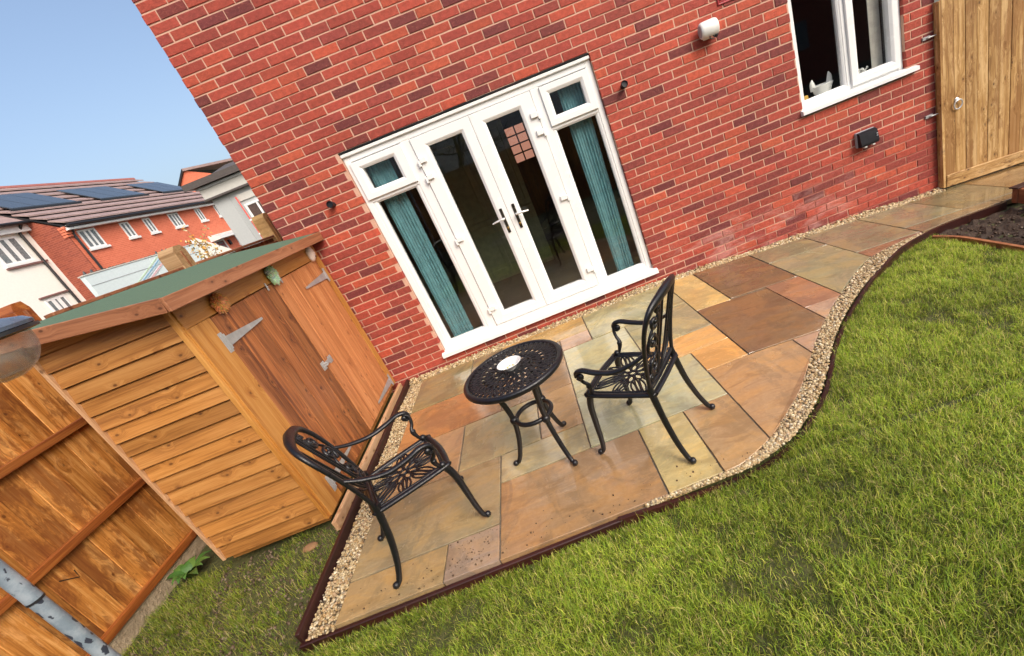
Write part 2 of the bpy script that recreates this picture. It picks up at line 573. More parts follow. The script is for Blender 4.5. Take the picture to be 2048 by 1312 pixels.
M_BRICK, M_MORTAR, M_SLAB, M_GLASS = m_brick(), m_mortar(), m_slab(), m_glass()
M_PVC = plain('white_pvc', (.80, .81, .80), .28, var=.015, bscale=8)
M_SHEDCLAD = wood('shed_cladding', (.24, .095, .022), (.41, .178, .043), (.50, .245, .072), knot=(.07, .024, .008), rough=.5, knots=.30, swap=True)
M_SHEDFRAME = wood('shed_framing', (.34, .12, .022), (.50, .215, .042), (.60, .30, .080), rough=.42, knots=.14)
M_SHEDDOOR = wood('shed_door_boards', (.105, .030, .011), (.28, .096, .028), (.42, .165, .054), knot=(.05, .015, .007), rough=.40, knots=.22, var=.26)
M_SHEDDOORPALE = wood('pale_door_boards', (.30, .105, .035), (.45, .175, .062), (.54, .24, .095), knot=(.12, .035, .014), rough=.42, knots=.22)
M_SHEDFASC = wood('shed_fascia', (.20, .075, .035), (.32, .13, .06), (.40, .18, .09), rough=.5)
M_FENCE = wood('fence_boards', (.24, .082, .017), (.47, .19, .040), (.62, .32, .10), rough=.42, stain=(.14, .036, .008), var=.28, knots=.12)
M_FENCERAIL = wood('fence_rail', (.16, .040, .010), (.30, .085, .018), (.42, .15, .034), rough=.42, knots=.12)
M_POST = wood('fence_post', (.26, .145, .06), (.40, .25, .12), (.50, .34, .18), rough=.6)
M_POSTPALE = wood('pale_post', (.50, .27, .09), (.66, .40, .15), (.74, .50, .22), rough=.6)
M_GATE = wood('gate_boards', (.20, .095, .026), (.42, .24, .080), (.58, .39, .18), knot=(.06, .026, .008), rough=.55, stain=(.22, .095, .022), var=.10, knots=.40, kscale=.9)
M_EDGE = wood('stained_edging', (.016, .0035, .003), (.030, .0065, .005), (.055, .013, .009), rough=.45, knots=.15)
M_EDGELIGHT = wood('edging_timber', (.16, .050, .018), (.26, .092, .034), (.34, .14, .056), rough=.5)
M_BATTEN = wood('bare_batten', (.42, .22, .10), (.58, .34, .18), (.66, .43, .25), rough=.55)
M_FELT = plain('green_felt', (.085, .145, .085), .9, bump=.5, bscale=220, var=.10)
M_IRON = plain('black_cast_metal', (.007, .007, .009), .32, bump=.35, bscale=170, spec=.5)
M_GALV = plain('galvanised_steel', (.46, .47, .47), .36, .45, bump=.1)
M_CHROME = plain('polished_chrome', (.74, .74, .72), .22, .45)
M_BRASS = plain('brass', (.45, .30, .09), .3, 1.0)
M_DARKPLATE = plain('dark_backplate', (.05, .045, .035), .3, .6)
M_BLACKPLASTIC = plain('black_plastic', (.010, .011, .015), .45, spec=.25)
M_GREYPLASTIC = plain('grey_plastic', (.32, .34, .36), .45)
M_WHITEPLASTIC = plain('white_plastic', (.72, .73, .70), .35, var=.03)
M_REDPLASTIC = plain('red_plastic', (.32, .025, .03), .4)
M_CERAMIC = plain('white_ceramic', (.84, .84, .80), .15, var=.02)
M_CURTAIN = plain('teal_curtain', (.105, .255, .285), .8, var=.14)
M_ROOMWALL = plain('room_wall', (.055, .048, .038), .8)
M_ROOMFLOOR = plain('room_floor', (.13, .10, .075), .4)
M_CABINET = plain('olive_cabinet', (.24, .26, .14), .4)
M_GRAVEL = m_tint('gravel_stone', .6)
M_GRASS = m_grass()
M_TURF = m_soil('turf_soil', (.055, .060, .015), (.105, .105, .028), 40)
M_SOIL = m_soil('dark_soil', (.030, .016, .008), (.068, .039, .021), 60)
M_GROUND = m_soil('far_ground', (.10, .10, .06), (.14, .13, .09), 2)
M_JOINT = m_soil('joint_mortar', (.19, .15, .11), (.26, .21, .155), 80)
M_GRAVELBED = m_soil('gravel_bed', (.16, .12, .075), (.28, .21, .14), 90)
M_BARE = m_soil('bare_earth', (.20, .14, .07), (.32, .24, .13), 60)
M_CONC = m_soil('concrete', (.36, .27, .17), (.46, .36, .24), 25)
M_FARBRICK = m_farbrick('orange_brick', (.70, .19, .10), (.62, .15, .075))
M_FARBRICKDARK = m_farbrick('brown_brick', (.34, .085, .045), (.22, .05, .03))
M_RENDER = plain('white_render', (.86, .84, .77), .8, var=.02)
M_ROOFTILE = m_rooftile('roof_tile', (.27, .19, .18), (.36, .26, .24), 1)
M_SOLAR = plain('solar_glass', (.05, .065, .085), .22, var=.1)
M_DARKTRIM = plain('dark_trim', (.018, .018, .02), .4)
M_CLAD = plain('pale_cladding', (.46, .48, .47), .6, var=.03)
M_CLADLIGHT = plain('pale_soffit', (.56, .55, .50), .6, var=.03)
M_BROWNROOF = plain('brown_roof', (.085, .072, .065), .7)
M_FARGLASS = plain('far_pane', (.17, .19, .20), .12, var=.3)
M_VAN = plain('pale_blue_paint', (.66, .76, .77), .35, var=.03)
M_REDPAINT = plain('red_paint', (.62, .08, .06), .4)
M_MAROON = plain('maroon_paint', (.20, .02, .035), .35)
M_LEAF = m_tint('leaf', .5)
M_TINT = m_tint('painted', .45, .1)

# ------------------------------------------------------------------ ground levels


def zg(x):
    """patio level: flat by the doors, falling gently towards the gate"""
    return -.065 * max(0.0, x - 2.4)


def zl(x, y):
    """lawn level"""
    if x < -.49: return -.045 - .03 * max(0, min(1, (-1.2 - x)))
    return -.070 - .065 * max(0.0, x - 2.4)


INNER = smoothpts([(1.2, -2.662, 0), (1.5, -2.664, 0), (1.81, -2.662, 0), (1.918, -2.637, 0), (2.073, -2.561, 0), (2.273, -2.417, 0), (2.444, -2.271, 0), (2.778, -1.907, 0), (3.092, -1.613, 0),
                   (3.485, -1.290, 0), (3.798, -1.065, 0), (4.108, -.940, 0), (4.45, -.875, 0)], 4)
OUTER = smoothpts([(1.2, -2.668, 0), (1.5, -2.673, 0), (1.83, -2.674, 0), (1.963, -2.662, 0), (2.12, -2.612, 0), (2.238, -2.555, 0), (2.507, -2.345, 0), (2.848, -1.970, 0), (3.156, -1.680, 0),
                   (3.451, -1.448, 0), (3.745, -1.250, 0), (4.145, -1.022, 0), (4.485, -.900, 0), (4.8, -.84, 0), (5.32, -.81, 0)], 4)


def sheet(name, poly_or_grid, mat, zf, nx=1, ny=1, kind='structure', jit=0.0):
    x0, x1, y0, y1 = poly_or_grid
    xs, ys = np.linspace(x0, x1, nx + 1), np.linspace(y0, y1, ny + 1)
    m = MB()
    vs = [(x, y, zf(x, y) + (random.uniform(-jit, jit) if jit else 0)) for y in ys for x in xs]
    fs = [(j * (nx + 1) + i, j * (nx + 1) + i + 1, (j + 1) * (nx + 1) + i + 1, (j + 1) * (nx + 1) + i) for j in range(ny) for i in range(nx)]
    m.add(vs, fs)
    o = m.build(name, mat, smooth=True, angle=3)
    return props(o, kind=kind)


sheet('ground', (-400, 400, -400, 400), M_GROUND, lambda x, y: -.60, 4, 4)
sheet('lawn_soil', (-.49, 8.5, -8, -.3), M_TURF, zl, 90, 77, jit=.006)
sheet('side_lawn_soil', (-1.95, -.51, -8, .4), M_TURF, zl, 18, 84, jit=.008)

# ------------------------------------------------------------------ patio: every flag is a piece of it
patio = thing('patio', (1.5, -1.4, 0), None, None)
patio['kind'] = 'structure'
S = lambda r, g, b: tuple(((c / 255 + .055) / 1.055) ** 2.4 if c > 10 else c / 255 / 12.92 for c in (r, g, b))


def desat(c, k):
    l = .3 * c[0] + .6 * c[1] + .1 * c[2]
    return [x * (1 - k) + l * k for x in c]


REGION = [(-.312, -2.662), (1.2, -2.662)] + [(p.x, p.y) for p in INNER[1:]] + [(4.8, -.825), (5.32, -.79), (7.2, -.79), (7.2, .6), (5.505, .6), (5.505, -.085), (-.312, -.085)]


def clip_rect(poly, x0, x1, y0, y1):
    def cut(P, inside, inter):
        out = []
        for i in range(len(P)):
            a, b = P[i - 1], P[i]
            ia, ib = inside(a), inside(b)
            if ib:
                if not ia: out.append(inter(a, b))
                out.append(b)
            elif ia: out.append(inter(a, b))
        return out
    ix = lambda X: (lambda a, b: (X, a[1] + (b[1] - a[1]) * (X - a[0]) / (b[0] - a[0])))
    iy = lambda Y: (lambda a, b: (a[0] + (b[0] - a[0]) * (Y - a[1]) / (b[1] - a[1]), Y))
    P = poly
    for ins, it in ((lambda p: p[0] >= x0, ix(x0)), (lambda p: p[0] <= x1, ix(x1)), (lambda p: p[1] >= y0, iy(y0)), (lambda p: p[1] <= y1, iy(y1))):
        if P: P = cut(P, ins, it)
    out = []
    for p in P:
        if not out or (abs(p[0] - out[-1][0]) + abs(p[1] - out[-1][1])) > .004: out.append(p)
    if len(out) > 1 and abs(out[0][0] - out[-1][0]) + abs(out[0][1] - out[-1][1]) < .004: out.pop()
    return out


# the flags: x0, x1, y0, y1, colour
FLAGS = [(-.312, .273, -2.665, -2.427, (172, 126, 70)), (.273, .577, -2.665, -2.427, (168, 124, 94)), (.577, 1.476, -2.665, -2.112, (172, 116, 64)),
         (1.476, 1.770, -2.665, -2.112, (200, 156, 82)), (1.770, 2.066, -2.665, -2.112, (180, 128, 74)), (-.312, .577, -2.427, -1.843, (160, 126, 82)),
         (.577, 1.170, -2.112, -1.843, (178, 144, 96)), (.270, .868, -1.843, -1.295, (176, 140, 86)), (.868, 1.170, -1.843, -1.295, (182, 130, 82)),
         (-.312, .270, -1.843, -1.295, (184, 132, 82)), (-.312, .577, -1.295, -.735, (180, 110, 48)), (.577, 1.170, -1.295, -.460, (160, 112, 70)),
         (-.312, .255, -.735, -.08, (146, 120, 72)), (.255, .577, -.735, -.08, (150, 116, 74)), (.577, 1.462, -.460, -.08, (190, 136, 62)), (1.170, 1.462, -.700, -.460, (184, 128, 92)),
         (1.462, 2.367, -.700, -.08, (176, 148, 92)), (1.170, 1.770, -1.525, -.700, (182, 158, 110)), (1.770, 2.367, -1.245, -.700, (172, 144, 94)),
         (1.170, 2.066, -2.112, -1.525, (180, 158, 112)), (1.770, 2.367, -1.525, -1.245, (220, 148, 64)), (2.066, 2.367, -1.812, -1.525, (228, 146, 46)),
         (2.066, 2.672, -2.665, -1.812, (182, 126, 74)), (2.672, 3.000, -2.665, -1.812, (180, 128, 92)), (2.367, 2.995, -1.812, -.945, (136, 92, 52)), (2.367, 2.684, -.945, -.08, (212, 158, 74)),
         (2.684, 3.295, -.925, -.08, (130, 90, 50)), (2.995, 3.303, -1.47, -.925, (168, 106, 66)), (2.995, 3.303, -1.9, -1.47, (182, 130, 94)), (3.303, 3.893, -.47, -.08, (146, 124, 78)), (3.303, 3.893, -1.55, -.47, (154, 134, 88)),
         (3.893, 4.49, -.845, -.08, (142, 120, 80)), (3.893, 4.49, -1.2, -.845, (150, 96, 62)), (4.49, 5.06, -.68, -.08, (146, 124, 84)), (4.49, 5.32, -.95, -.68, (140, 104, 66)),
         (5.06, 5.67, -.68, .1, (128, 102, 62)), (5.32, 5.67, -.95, -.68, (132, 98, 56)), (5.67, 6.3, -.95, .25, (142, 98, 48)), (6.3, 7.2, -.95, .25, (138, 100, 52)), (5.67, 7.2, .25, .65, (140, 106, 62))]
for (x0, x1, y0, y1, rgb) in FLAGS:
    P = clip_rect(REGION, x0 + .0036, x1 - .0036, y0 + .0036, y1 - .0036)
    if len(P) < 3: continue
    A = sum(P[i - 1][0] * P[i][1] - P[i][0] * P[i - 1][1] for i in range(len(P))) / 2
    if abs(A) < .004: continue
    if A < 0: P = P[::-1]
    cx, cy = sum(p[0] for p in P) / len(P), sum(p[1] for p in P) / len(P)
    # riven, slightly uneven edges
    Q = []
    for i in range(len(P)):
        a, b = V((*P[i], 0)), V((*P[(i + 1) % len(P)], 0))
        k = max(1, int((b - a).length / .05))
        for s in range(k): Q.append(a.lerp(b, s / k))
    n = len(Q)
    dz, tx, ty = random.uniform(-.001, .002), random.uniform(-.003, .003), random.uniform(-.003, .003)
    top = lambda p: zg(p.x) + dz + tx * (p.x - cx) + ty * (p.y - cy)
    rows = [[], [], []]
    for i, p in enumerate(Q):
        t = (Q[(i + 1) % n] - Q[i - 1]).normalized(); inn = V((-t.y, t.x, 0))
        e = random.uniform(0, .0022)
        rows[0].append((p.x + inn.x * e, p.y + inn.y * e, top(p) - .045))
        rows[1].append((p.x + inn.x * e, p.y + inn.y * e, top(p) - .0018))
        q = p + inn * (e + .0022)
        rows[2].append((q.x, q.y, top(q)))
    m = MB()
    vs = rows[0] + rows[1] + rows[2]
    fs = [(r * n + i, r * n + (i + 1) % n, (r + 1) * n + (i + 1) % n, (r + 1) * n + i) for r in (0, 1) for i in range(n)] + [tuple(range(2 * n, 3 * n))]
    m.add(vs, fs)
    o = m.build('paving_slab', M_SLAB, patio)
    o.color = (*[min(.85, c * 1.18) for c in desat(S(*(.915 * rgb[0], 1.02 * rgb[1], 1.06 * rgb[2])), .23)], 1)
# mortar bed that shows in the joints
m = MB()
bed = [(p[0], p[1]) for p in REGION]
segs = 60
for k in range(segs):
    x0, x1 = -.312 + k * (7.5 / segs), -.312 + (k + 1) * (7.5 / segs)
    P = clip_rect(REGION, x0, x1, -3, .6)
    if len(P) >= 3: m.add([(p[0], p[1], zg(p[0]) - .009) for p in P], [tuple(range(len(P)))])
m.build('joint_mortar', M_JOINT, patio)

sheet('side_path', (5.50, 9.5, -.80, 8), M_CONC, lambda x, y: zg(x) - .030, 8, 4)

# ------------------------------------------------------------------ gravel borders
gx, gy, gz, gr = [], [], [], []


def stones(pts, r0=.008, r1=.0155):
    for x, y, z in pts:
        gx.append(x); gy.append(y); gz.append(z); gr.append(random.uniform(r0, r1))


mb = MB()
PT = []
for _ in range(4600):                                                # beside the shed
    y = random.uniform(-2.675, -.06); u = random.random()
    PT.append((-.462 + u * .150, y, -.012 + random.uniform(-.008, .008) + .008 * math.sin(y * 7)))
stones(PT, .0055, .0105); PT = []
mb.box(-.475, -.308, -2.68, -.03, -.10, -.022)
for _ in range(4200):                                                # along the foot of the wall
    x = random.uniform(-.46, 5.46); u = random.random() ** .8
    heap = .030 * (1 - u) * (.6 + .4 * math.sin(x * 5.1) * math.sin(x * 2.3))
    PT.append((x, -.012 - u * .085, zg(x) - .004 + heap + random.uniform(-.006, .007)))
stones(PT, .008, .015); PT = []
for k in range(60):
    x0, x1 = -.46 + k * 5.98 / 60, -.46 + (k + 1) * 5.98 / 60
    mb.add([(x0, -.092, zg(x0) - .016), (x1, -.092, zg(x1) - .016), (x1, .012, zg(x1) + .006), (x0, .012, zg(x0) + .006)], [(0, 1, 2, 3)])
NI = len(INNER)


def curve_at(C, s):
    f = s * (len(C) - 1); i = min(int(f), len(C) - 2); return C[i].lerp(C[i + 1], f - i)


OUTG = OUTER[:4 * 12 + 1]
for _ in range(7600):                                                # the curved border by the lawn
    s = random.random(); u = random.random()
    a, b = curve_at(INNER, s), curve_at(OUTG, s)
    p = a.lerp(b, u)
    if (b - a).length < .022 and (random.random() < .55 or p.x < 1.35): continue
    PT.append((p.x, p.y, zg(p.x) - .012 + random.uniform(-.008, .010)))
stones(PT, .0052, .0105); PT = []
for k in range(40):
    a0, b0, a1, b1 = curve_at(INNER, k / 40), curve_at(OUTG, k / 40), curve_at(INNER, (k + 1) / 40), curve_at(OUTG, (k + 1) / 40)
    mb.add([(p.x, p.y, zg(p.x) - .022) for p in (a0, b0, b1, a1)], [(0, 1, 2, 3)])
props(mb.build('gravel_bed', M_GRAVELBED), kind='structure')
# each stone: a jittered icosahedron
ph = (1 + 5 ** .5) / 2
ICO = np.array([(-1, ph, 0), (1, ph, 0), (-1, -ph, 0), (1, -ph, 0), (0, -1, ph), (0, 1, ph), (0, -1, -ph), (0, 1, -ph), (ph, 0, -1), (ph, 0, 1), (-ph, 0, -1), (-ph, 0, 1)], float) / 1.902
ICF = np.array([(0, 11, 5), (0, 5, 1), (0, 1, 7), (0, 7, 10), (0, 10, 11), (1, 5, 9), (5, 11, 4), (11, 10, 2), (10, 7, 6), (7, 1, 8), (3, 9, 4), (3, 4, 2), (3, 2, 6), (3, 6, 8), (3, 8, 9),
                (4, 9, 5), (2, 4, 11), (6, 2, 10), (8, 6, 7), (9, 8, 1)])


def fast_mesh(name, verts, tris, cols, mat, kind='stuff', smooth=False):
    me = bpy.data.meshes.new(name)
    nv, nf = len(verts), len(tris)
    me.vertices.add(nv); me.vertices.foreach_set('co', verts.astype(np.float32).ravel())
    me.loops.add(nf * 3); me.loops.foreach_set('vertex_index', tris.astype(np.int32).ravel())
    me.polygons.add(nf); me.polygons.foreach_set('loop_start', np.arange(0, nf * 3, 3, dtype=np.int32))
    me.update(calc_edges=True)
    a = me.attributes.new('tint', 'FLOAT_COLOR', 'FACE')
    a.data.foreach_set('color', np.concatenate([cols, np.ones((nf, 1))], 1).astype(np.float32).ravel())
    if smooth: me.shade_smooth()
    me.materials.append(mat)
    o = bpy.data.objects.new(name, me)
    link(o)
    return props(o, kind=kind)


n = len(gx)
ctr = np.stack([gx, gy, gz], 1); rr = np.array(gr)
sc3 = RNG.uniform(.65, 1.25, (n, 1, 3)) * rr[:, None, None]
sc3[:, :, 2] *= .75
vv = ICO[None] * (1 + RNG.uniform(-.16, .16, (n, 12, 1))) * sc3
an = RNG.uniform(0, 6.28, n)
ca, sa = np.cos(an)[:, None], np.sin(an)[:, None]
vv = np.stack([vv[..., 0] * ca - vv[..., 1] * sa, vv[..., 0] * sa + vv[..., 1] * ca, vv[..., 2]], -1) + ctr[:, None]
tt = (ICF[None] + (np.arange(n) * 12)[:, None, None]).reshape(-1, 3)
pal = np.array([(.46, .35, .19), (.56, .45, .27), (.38, .25, .11), (.27, .19, .10), (.44, .30, .17), (.64, .56, .40), (.20, .16, .11)])
cc = pal[RNG.choice(7, n, p=[.26, .24, .16, .10, .12, .08, .04])] * RNG.uniform(.85, 1.1, (n, 1))
props(fast_mesh('gravel', vv.reshape(-1, 3), tt, np.repeat(cc, 20, 0), M_GRAVEL), 'cream and tan gravel strip along wall shed and lawn', 'gravel')

# ------------------------------------------------------------------ timber edging
ed = thing('timber_edging', (.5, -2.69, -.1), 'straight dark red timber edging board along the front of the patio', 'edging')
beam('board', (-.50, -2.680, -.080), (1.22, -2.680, -.080), .125, .024, M_EDGE, ed, ch=.004)
ed2 = thing('timber_edging', (-.485, -1.4, -.1), 'dark red timber edging between the shed and the gravel strip', 'edging')
beam('board', (-.484, -2.672, -.042), (-.484, -1.25, -.042), .17, .026, M_EDGE, ed2, ch=.004)
beam('board', (-.484, -1.245, -.044), (-.484, -.02, -.044), .17, .026, M_EDGE, ed2, ch=.004)
ed3 = thing('timber_edging', (2.8, -2.1, -.1), 'curved dark timber edging bending around the lawn beside gravel', 'edging')
m = MB()
C = [p for p in OUTER if p.x > 1.2]
for i in range(len(C) - 1):
    for side in (0,):
        pass
vs = []
for i, p in enumerate(C):
    t = (C[min(i + 1, len(C) - 1)] - C[max(i - 1, 0)]).normalized(); o_ = V((t.y, -t.x, 0))
    a, b = p + o_ * .002, p + o_ * .022
    zt = zg(p.x) - .010 - .034 * max(0, min(1, (p.x - 1.2) / .5)) + .046 * max(0, min(1, (p.x - 3.3) / .8))
    vs += [(a.x, a.y, zt - .14), (a.x, a.y, zt), (b.x, b.y, zt), (b.x, b.y, zt - .14)]
fs = [(i * 4 + k, i * 4 + (k + 1) % 4, i * 4 + 4 + (k + 1) % 4, i * 4 + 4 + k) for i in range(len(C) - 1) for k in range(4)]
fs += [(0, 1, 2, 3), tuple(len(vs) - 4 + k for k in (3, 2, 1, 0))]
m.add(vs, fs)
m.build('board', M_EDGE, ed3)

# ------------------------------------------------------------------ the brick house
house = thing('brick_house', (2.3, .1, 0), 'red brick house wall with white patio doors and a white window', 'house')
DX0, DX1, DZ0, DZ1 = 0.0, 2.342, .12, 2.22
WX0, WX1, WZ0, WZ1 = 4.142, 5.198, 1.02, 2.22
HX0, HX1, HZ0, HZ1 = -.816, 5.50, -.33, 5.07
bpy.context.view_layer.update()
m = MB()                                                              # the mortar body with its two openings
YB, YE = .0045, .108
for (x0, x1, z0, z1) in ((HX0, DX0, HZ0, HZ1), (DX0, DX1, HZ0, DZ0), (DX0, DX1, DZ1, HZ1), (DX1, WX0, HZ0, HZ1), (WX0, WX1, HZ0, WZ0), (WX0, WX1, WZ1, HZ1), (WX1, HX1, HZ0, HZ1)):
    m.box(x0 + (.004 if x0 == HX0 else 0), x1, YB, YE, z0, z1)
m.build('mortar_wall', M_MORTAR, house)
m = MB().box(HX0 + .006, HX0 + .11, .11, 8.0, HZ0, HZ1).box(HX1 - .11, HX1 - .006, .11, 8.0, HZ0, HZ1)
m.build('side_wall', m_farbrick('side_brick', (.40, .085, .05), (.28, .055, .04)), house)
bricks = []
PAL = [((.39, .068, .042), .33), ((.325, .056, .038), .26), ((.45, .084, .044), .13), ((.165, .036, .034), .07), ((.22, .045, .038), .09), ((.29, .054, .040), .13)]


def pick():
    u = random.random()
    for c, p in PAL:
        if u < p: break
        u -= p
    k = random.uniform(.90, 1.10)
    return tuple(x * k * random.uniform(.96, 1.04) for x in c)


r0, r1 = -34, 37
for r in range(r0, r1 + 1):
    za, zb = 2.22 + .075 * r, 2.22 + .075 * (r + 1)
    ph = (.375 + (.5 if r % 2 else 0)) * .225
    k0 = int(math.floor((HX0 - ph) / .225)) - 1
    for k in range(k0, k0 + 34):
        ivs = [(max(ph + k * .225, HX0), min(ph + (k + 1) * .225, HX1))]
        for (ox0, ox1, oz0, oz1) in ((DX0, DX1, DZ0, DZ1), (WX0, WX1, WZ0, WZ1)):
            if za > oz0 - .02 and zb < oz1 + .02:
                nv = []
                for a, b in ivs:
                    if b <= ox0 or a >= ox1: nv.append((a, b)); continue
                    if a < ox0: nv.append((a, ox0 + .005))
                    if b > ox1: nv.append((ox1 - .005, b))
                ivs = nv
        for a, b in ivs:
            if b - a < .035: continue
            a2 = a + (.0 if a <= HX0 + 1e-6 else .005); b2 = b - (.0 if b >= HX1 - 1e-6 else .005)
            if b2 - a2 > .02: bricks.append((a2, b2, za + .0052, zb - .0052))


def shows(b):
    """how large a brick shows in the camera's frame"""
    pts = [world_to_camera_view(SC, cam, V(p)) for p in ((b[0], 0, b[2]), (b[1], 0, b[2]), (b[1], 0, b[3]), (b[0], 0, b[3]))]
    if not all(0 < p.x < 1 and 0 < p.y < 1 for p in pts): return 0.0
    q = [(p.x * 1024, p.y * 656) for p in pts]
    if -.78 < b[0] < -.02 and b[3] < 1.6 - (b[1] + .8) * 1.2: return 0.0        # behind the shed
    return abs(sum(q[i - 1][0] * q[i][1] - q[i][0] * q[i - 1][1] for i in range(4))) / 2


order = sorted(range(len(bricks)), key=lambda i: -shows(bricks[i]))
single = set(order[:298])


def add_brick(m, b, col):
    dy = random.uniform(-.0035, .0015)
    e = [random.uniform(-.0014, .0014) for _ in range(4)]
    dep = .066
    x0, x1, z0, z1 = b[0] + e[0], b[1] + e[1], b[2] + e[2], b[3] + e[3]
    c = .0035
    tl = random.uniform(-.0012, .0012)
    vs = [(x0, dep, z0), (x1, dep, z0), (x1, dep, z1), (x0, dep, z1),
          (x0, dy + c, z0), (x1, dy + c, z0), (x1, dy + c, z1), (x0, dy + c, z1),
          (x0 + c, dy + tl, z0 + c), (x1 - c, dy - tl, z0 + c), (x1 - c, dy - tl, z1 - c), (x0 + c, dy + tl, z1 - c)]
    fs = [(a + k, a + (k + 1) % 4, a + 4 + (k + 1) % 4, a + 4 + k) for a in (0, 4) for k in range(4)] + [(8, 9, 10, 11)]
    m.add(vs, fs, col)


rest = MB()
for i, b in enumerate(bricks):
    if i in single:
        m = MB(); add_brick(m, b, pick())
        m.build('brick', M_BRICK, house, origin=((b[0] + b[1]) / 2, .03, (b[2] + b[3]) / 2), tint=True)
    else: add_brick(rest, b, pick())
props(rest.build('bricks', M_BRICK, house, tint=True), kind='stuff')
m = MB().box(DX0 + .001, DX1 - .001, .004, .10, DZ1 - .006, DZ1 + .003)
m.build('lintel', M_DARKTRIM, house)

# ---- patio doors
fr = MB()
FY0, FY1 = .034, .104
fr.box(.004, .058, FY0, FY1, .165, 2.205, .004).box(2.284, 2.338, FY0, FY1, .165, 2.205, .004)      # jambs
fr.box(.058, 2.284, FY0, FY1, 2.125, 2.205, .004).box(.058, 2.284, FY0 + .001, FY1, .165, .212, .004)  # head, bottom
fr.box(.520, .606, FY0, FY1, .212, 2.125, .004).box(1.754, 1.836, FY0, FY1, .212, 2.125, .004)         # mullions
fr.box(.058, .520, FY0 + .001, FY1, 1.752, 1.785, .004).box(1.836, 2.284, FY0 + .001, FY1, 1.752, 1.785, .004)  # transom bars
fr.box(.002, 2.340, .012, FY0 - .001, 2.176, 2.204, .004)                                           # head trim
dframe = fr.build('door_frame', M_PVC, house)
MB().prism([(.10, .166), (.030, .166), (-.045, .150), (-.045, .112), (.10, .112)][::-1], 0, -.03, 2.372).build('sill', M_PVC, dframe)
for x0, x1, gx0, gx1 in ((.058, .520, .102, .477), (1.836, 2.284, 1.868, 2.252)):
    sw = MB().ring((x0, x1, .212, 1.752), (gx0, gx1, .243, 1.738), FY0 + .006, FY1 - .01, .012).build('side_window', M_PVC, house)
    MB().box(gx0 - .002, gx1 + .002, .074, .078, .241, 1.740).build('pane', M_GLASS, sw)
for x0, x1, gx0, gx1 in ((.040, .524, .126, .420), (1.834, 2.288, 1.908, 2.206)):
    ts = MB().ring((x0, x1, 1.782, 2.117), (gx0, gx1, 1.858, 2.044), .014, FY1 - .02, .016).build('fanlight', M_PVC, house)
    MB().box(gx0 - .002, gx1 + .002, .070, .074, 1.856, 2.046).build('pane', M_GLASS, ts)
for (x0, x1, gx0, gx1, hx, sgn) in ((.610, 1.169, .742, 1.060, 1.113, -1), (1.172, 1.750, 1.292, 1.612, 1.237, 1)):
    dr = MB().ring((x0, x1, .215, 2.120), (gx0, gx1, .322, 2.016), .020, FY1 - .015, .016).build('door', M_PVC, house)
    MB().box(gx0 - .002, gx1 + .002, .072, .076, .320, 2.018).build('pane', M_GLASS, dr)
    h = MB()
    h.box(hx - .014, hx + .014, .010, .020, 1.048, 1.288, .004)
    h.build('handle_plate', M_DARKPLATE, dr)
    h = MB()
    h.tube([(hx, .012, 1.192), (hx, -.034, 1.192)], .009, 10)
    h.tube(smoothpts([(hx - sgn * .004, -.034, 1.192), (hx + sgn * .03, -.038, 1.193), (hx + sgn * .075, -.036, 1.190), (hx + sgn * .118, -.026, 1.184)], 4), [.011] * 5 + [.010] * 5 + [.008] * 3, 10)
    h.build('handle', M_CHROME, dr, smooth=True)
    h = MB().lathe([(.011, 0), (.011, .006), (.008, .008), (0, .008)], 12, Matrix.Translation((hx, .012, 1.096)) @ Matrix.Rotation(math.pi / 2, 4, 'X'))
    h.box(hx - .004, hx + .004, .005, .012, 1.070, 1.094)
    h.build('keyhole', M_BRASS, dr)
    ex = x0 + .018 if sgn < 0 else x1 - .018
    for zc in (1.925, 1.775, 1.165, .405):
        h = MB()
        h.box(ex - .012, ex + .048, -.004, .0195, zc - .022, zc + .026, .004) if sgn < 0 else h.box(ex - .048, ex + .012, -.004, .0195, zc - .022, zc + .026, .004)
        h.box(ex - .034, ex - .0125, -.002, .0335, zc - .046, zc + .010, .004) if sgn < 0 else h.box(ex + .0125, ex + .034, -.002, .0335, zc - .046, zc + .010, .004)
        h.build('hinge', M_PVC, dr)
# ---- kitchen window
wf = MB()
wf.box(4.144, 4.192, FY0, FY1, 1.094, 2.205, .004).box(5.148, 5.196, FY0, FY1, 1.094, 2.205, .004)
wf.box(4.192, 5.148, FY0, FY1, 2.150, 2.205, .004).box(4.192, 5.148, FY0 + .001, FY1, 1.094, 1.140, .004)
wf.box(4.630, 4.668, FY0 + .001, FY1, 1.140, 2.150, .004)
wframe = wf.build('window_frame', M_PVC, house)
MB().prism([(.10, 1.094), (.03, 1.094), (-.045, 1.078), (-.045, 1.044), (.10, 1.024)][::-1], 0, 4.118, 5.292).build('sill', M_PVC, wframe)
ws = MB().ring((4.192, 4.630, 1.140, 2.150), (4.204, 4.606, 1.158, 2.12), FY0 + .006, FY1 - .01, .010).build('fixed_window', M_PVC, house)
MB().box(4.202, 4.608, .074, .078, 1.156, 2.122).build('pane', M_GLASS, ws)
ws = MB().ring((4.668, 5.160, 1.118, 2.160), (4.748, 5.080, 1.200, 2.09), .012, FY1 - .01, .016).build('casement', M_PVC, house)
MB().box(4.746, 5.082, .070, .074, 1.198, 2.092).build('pane', M_GLASS, ws)

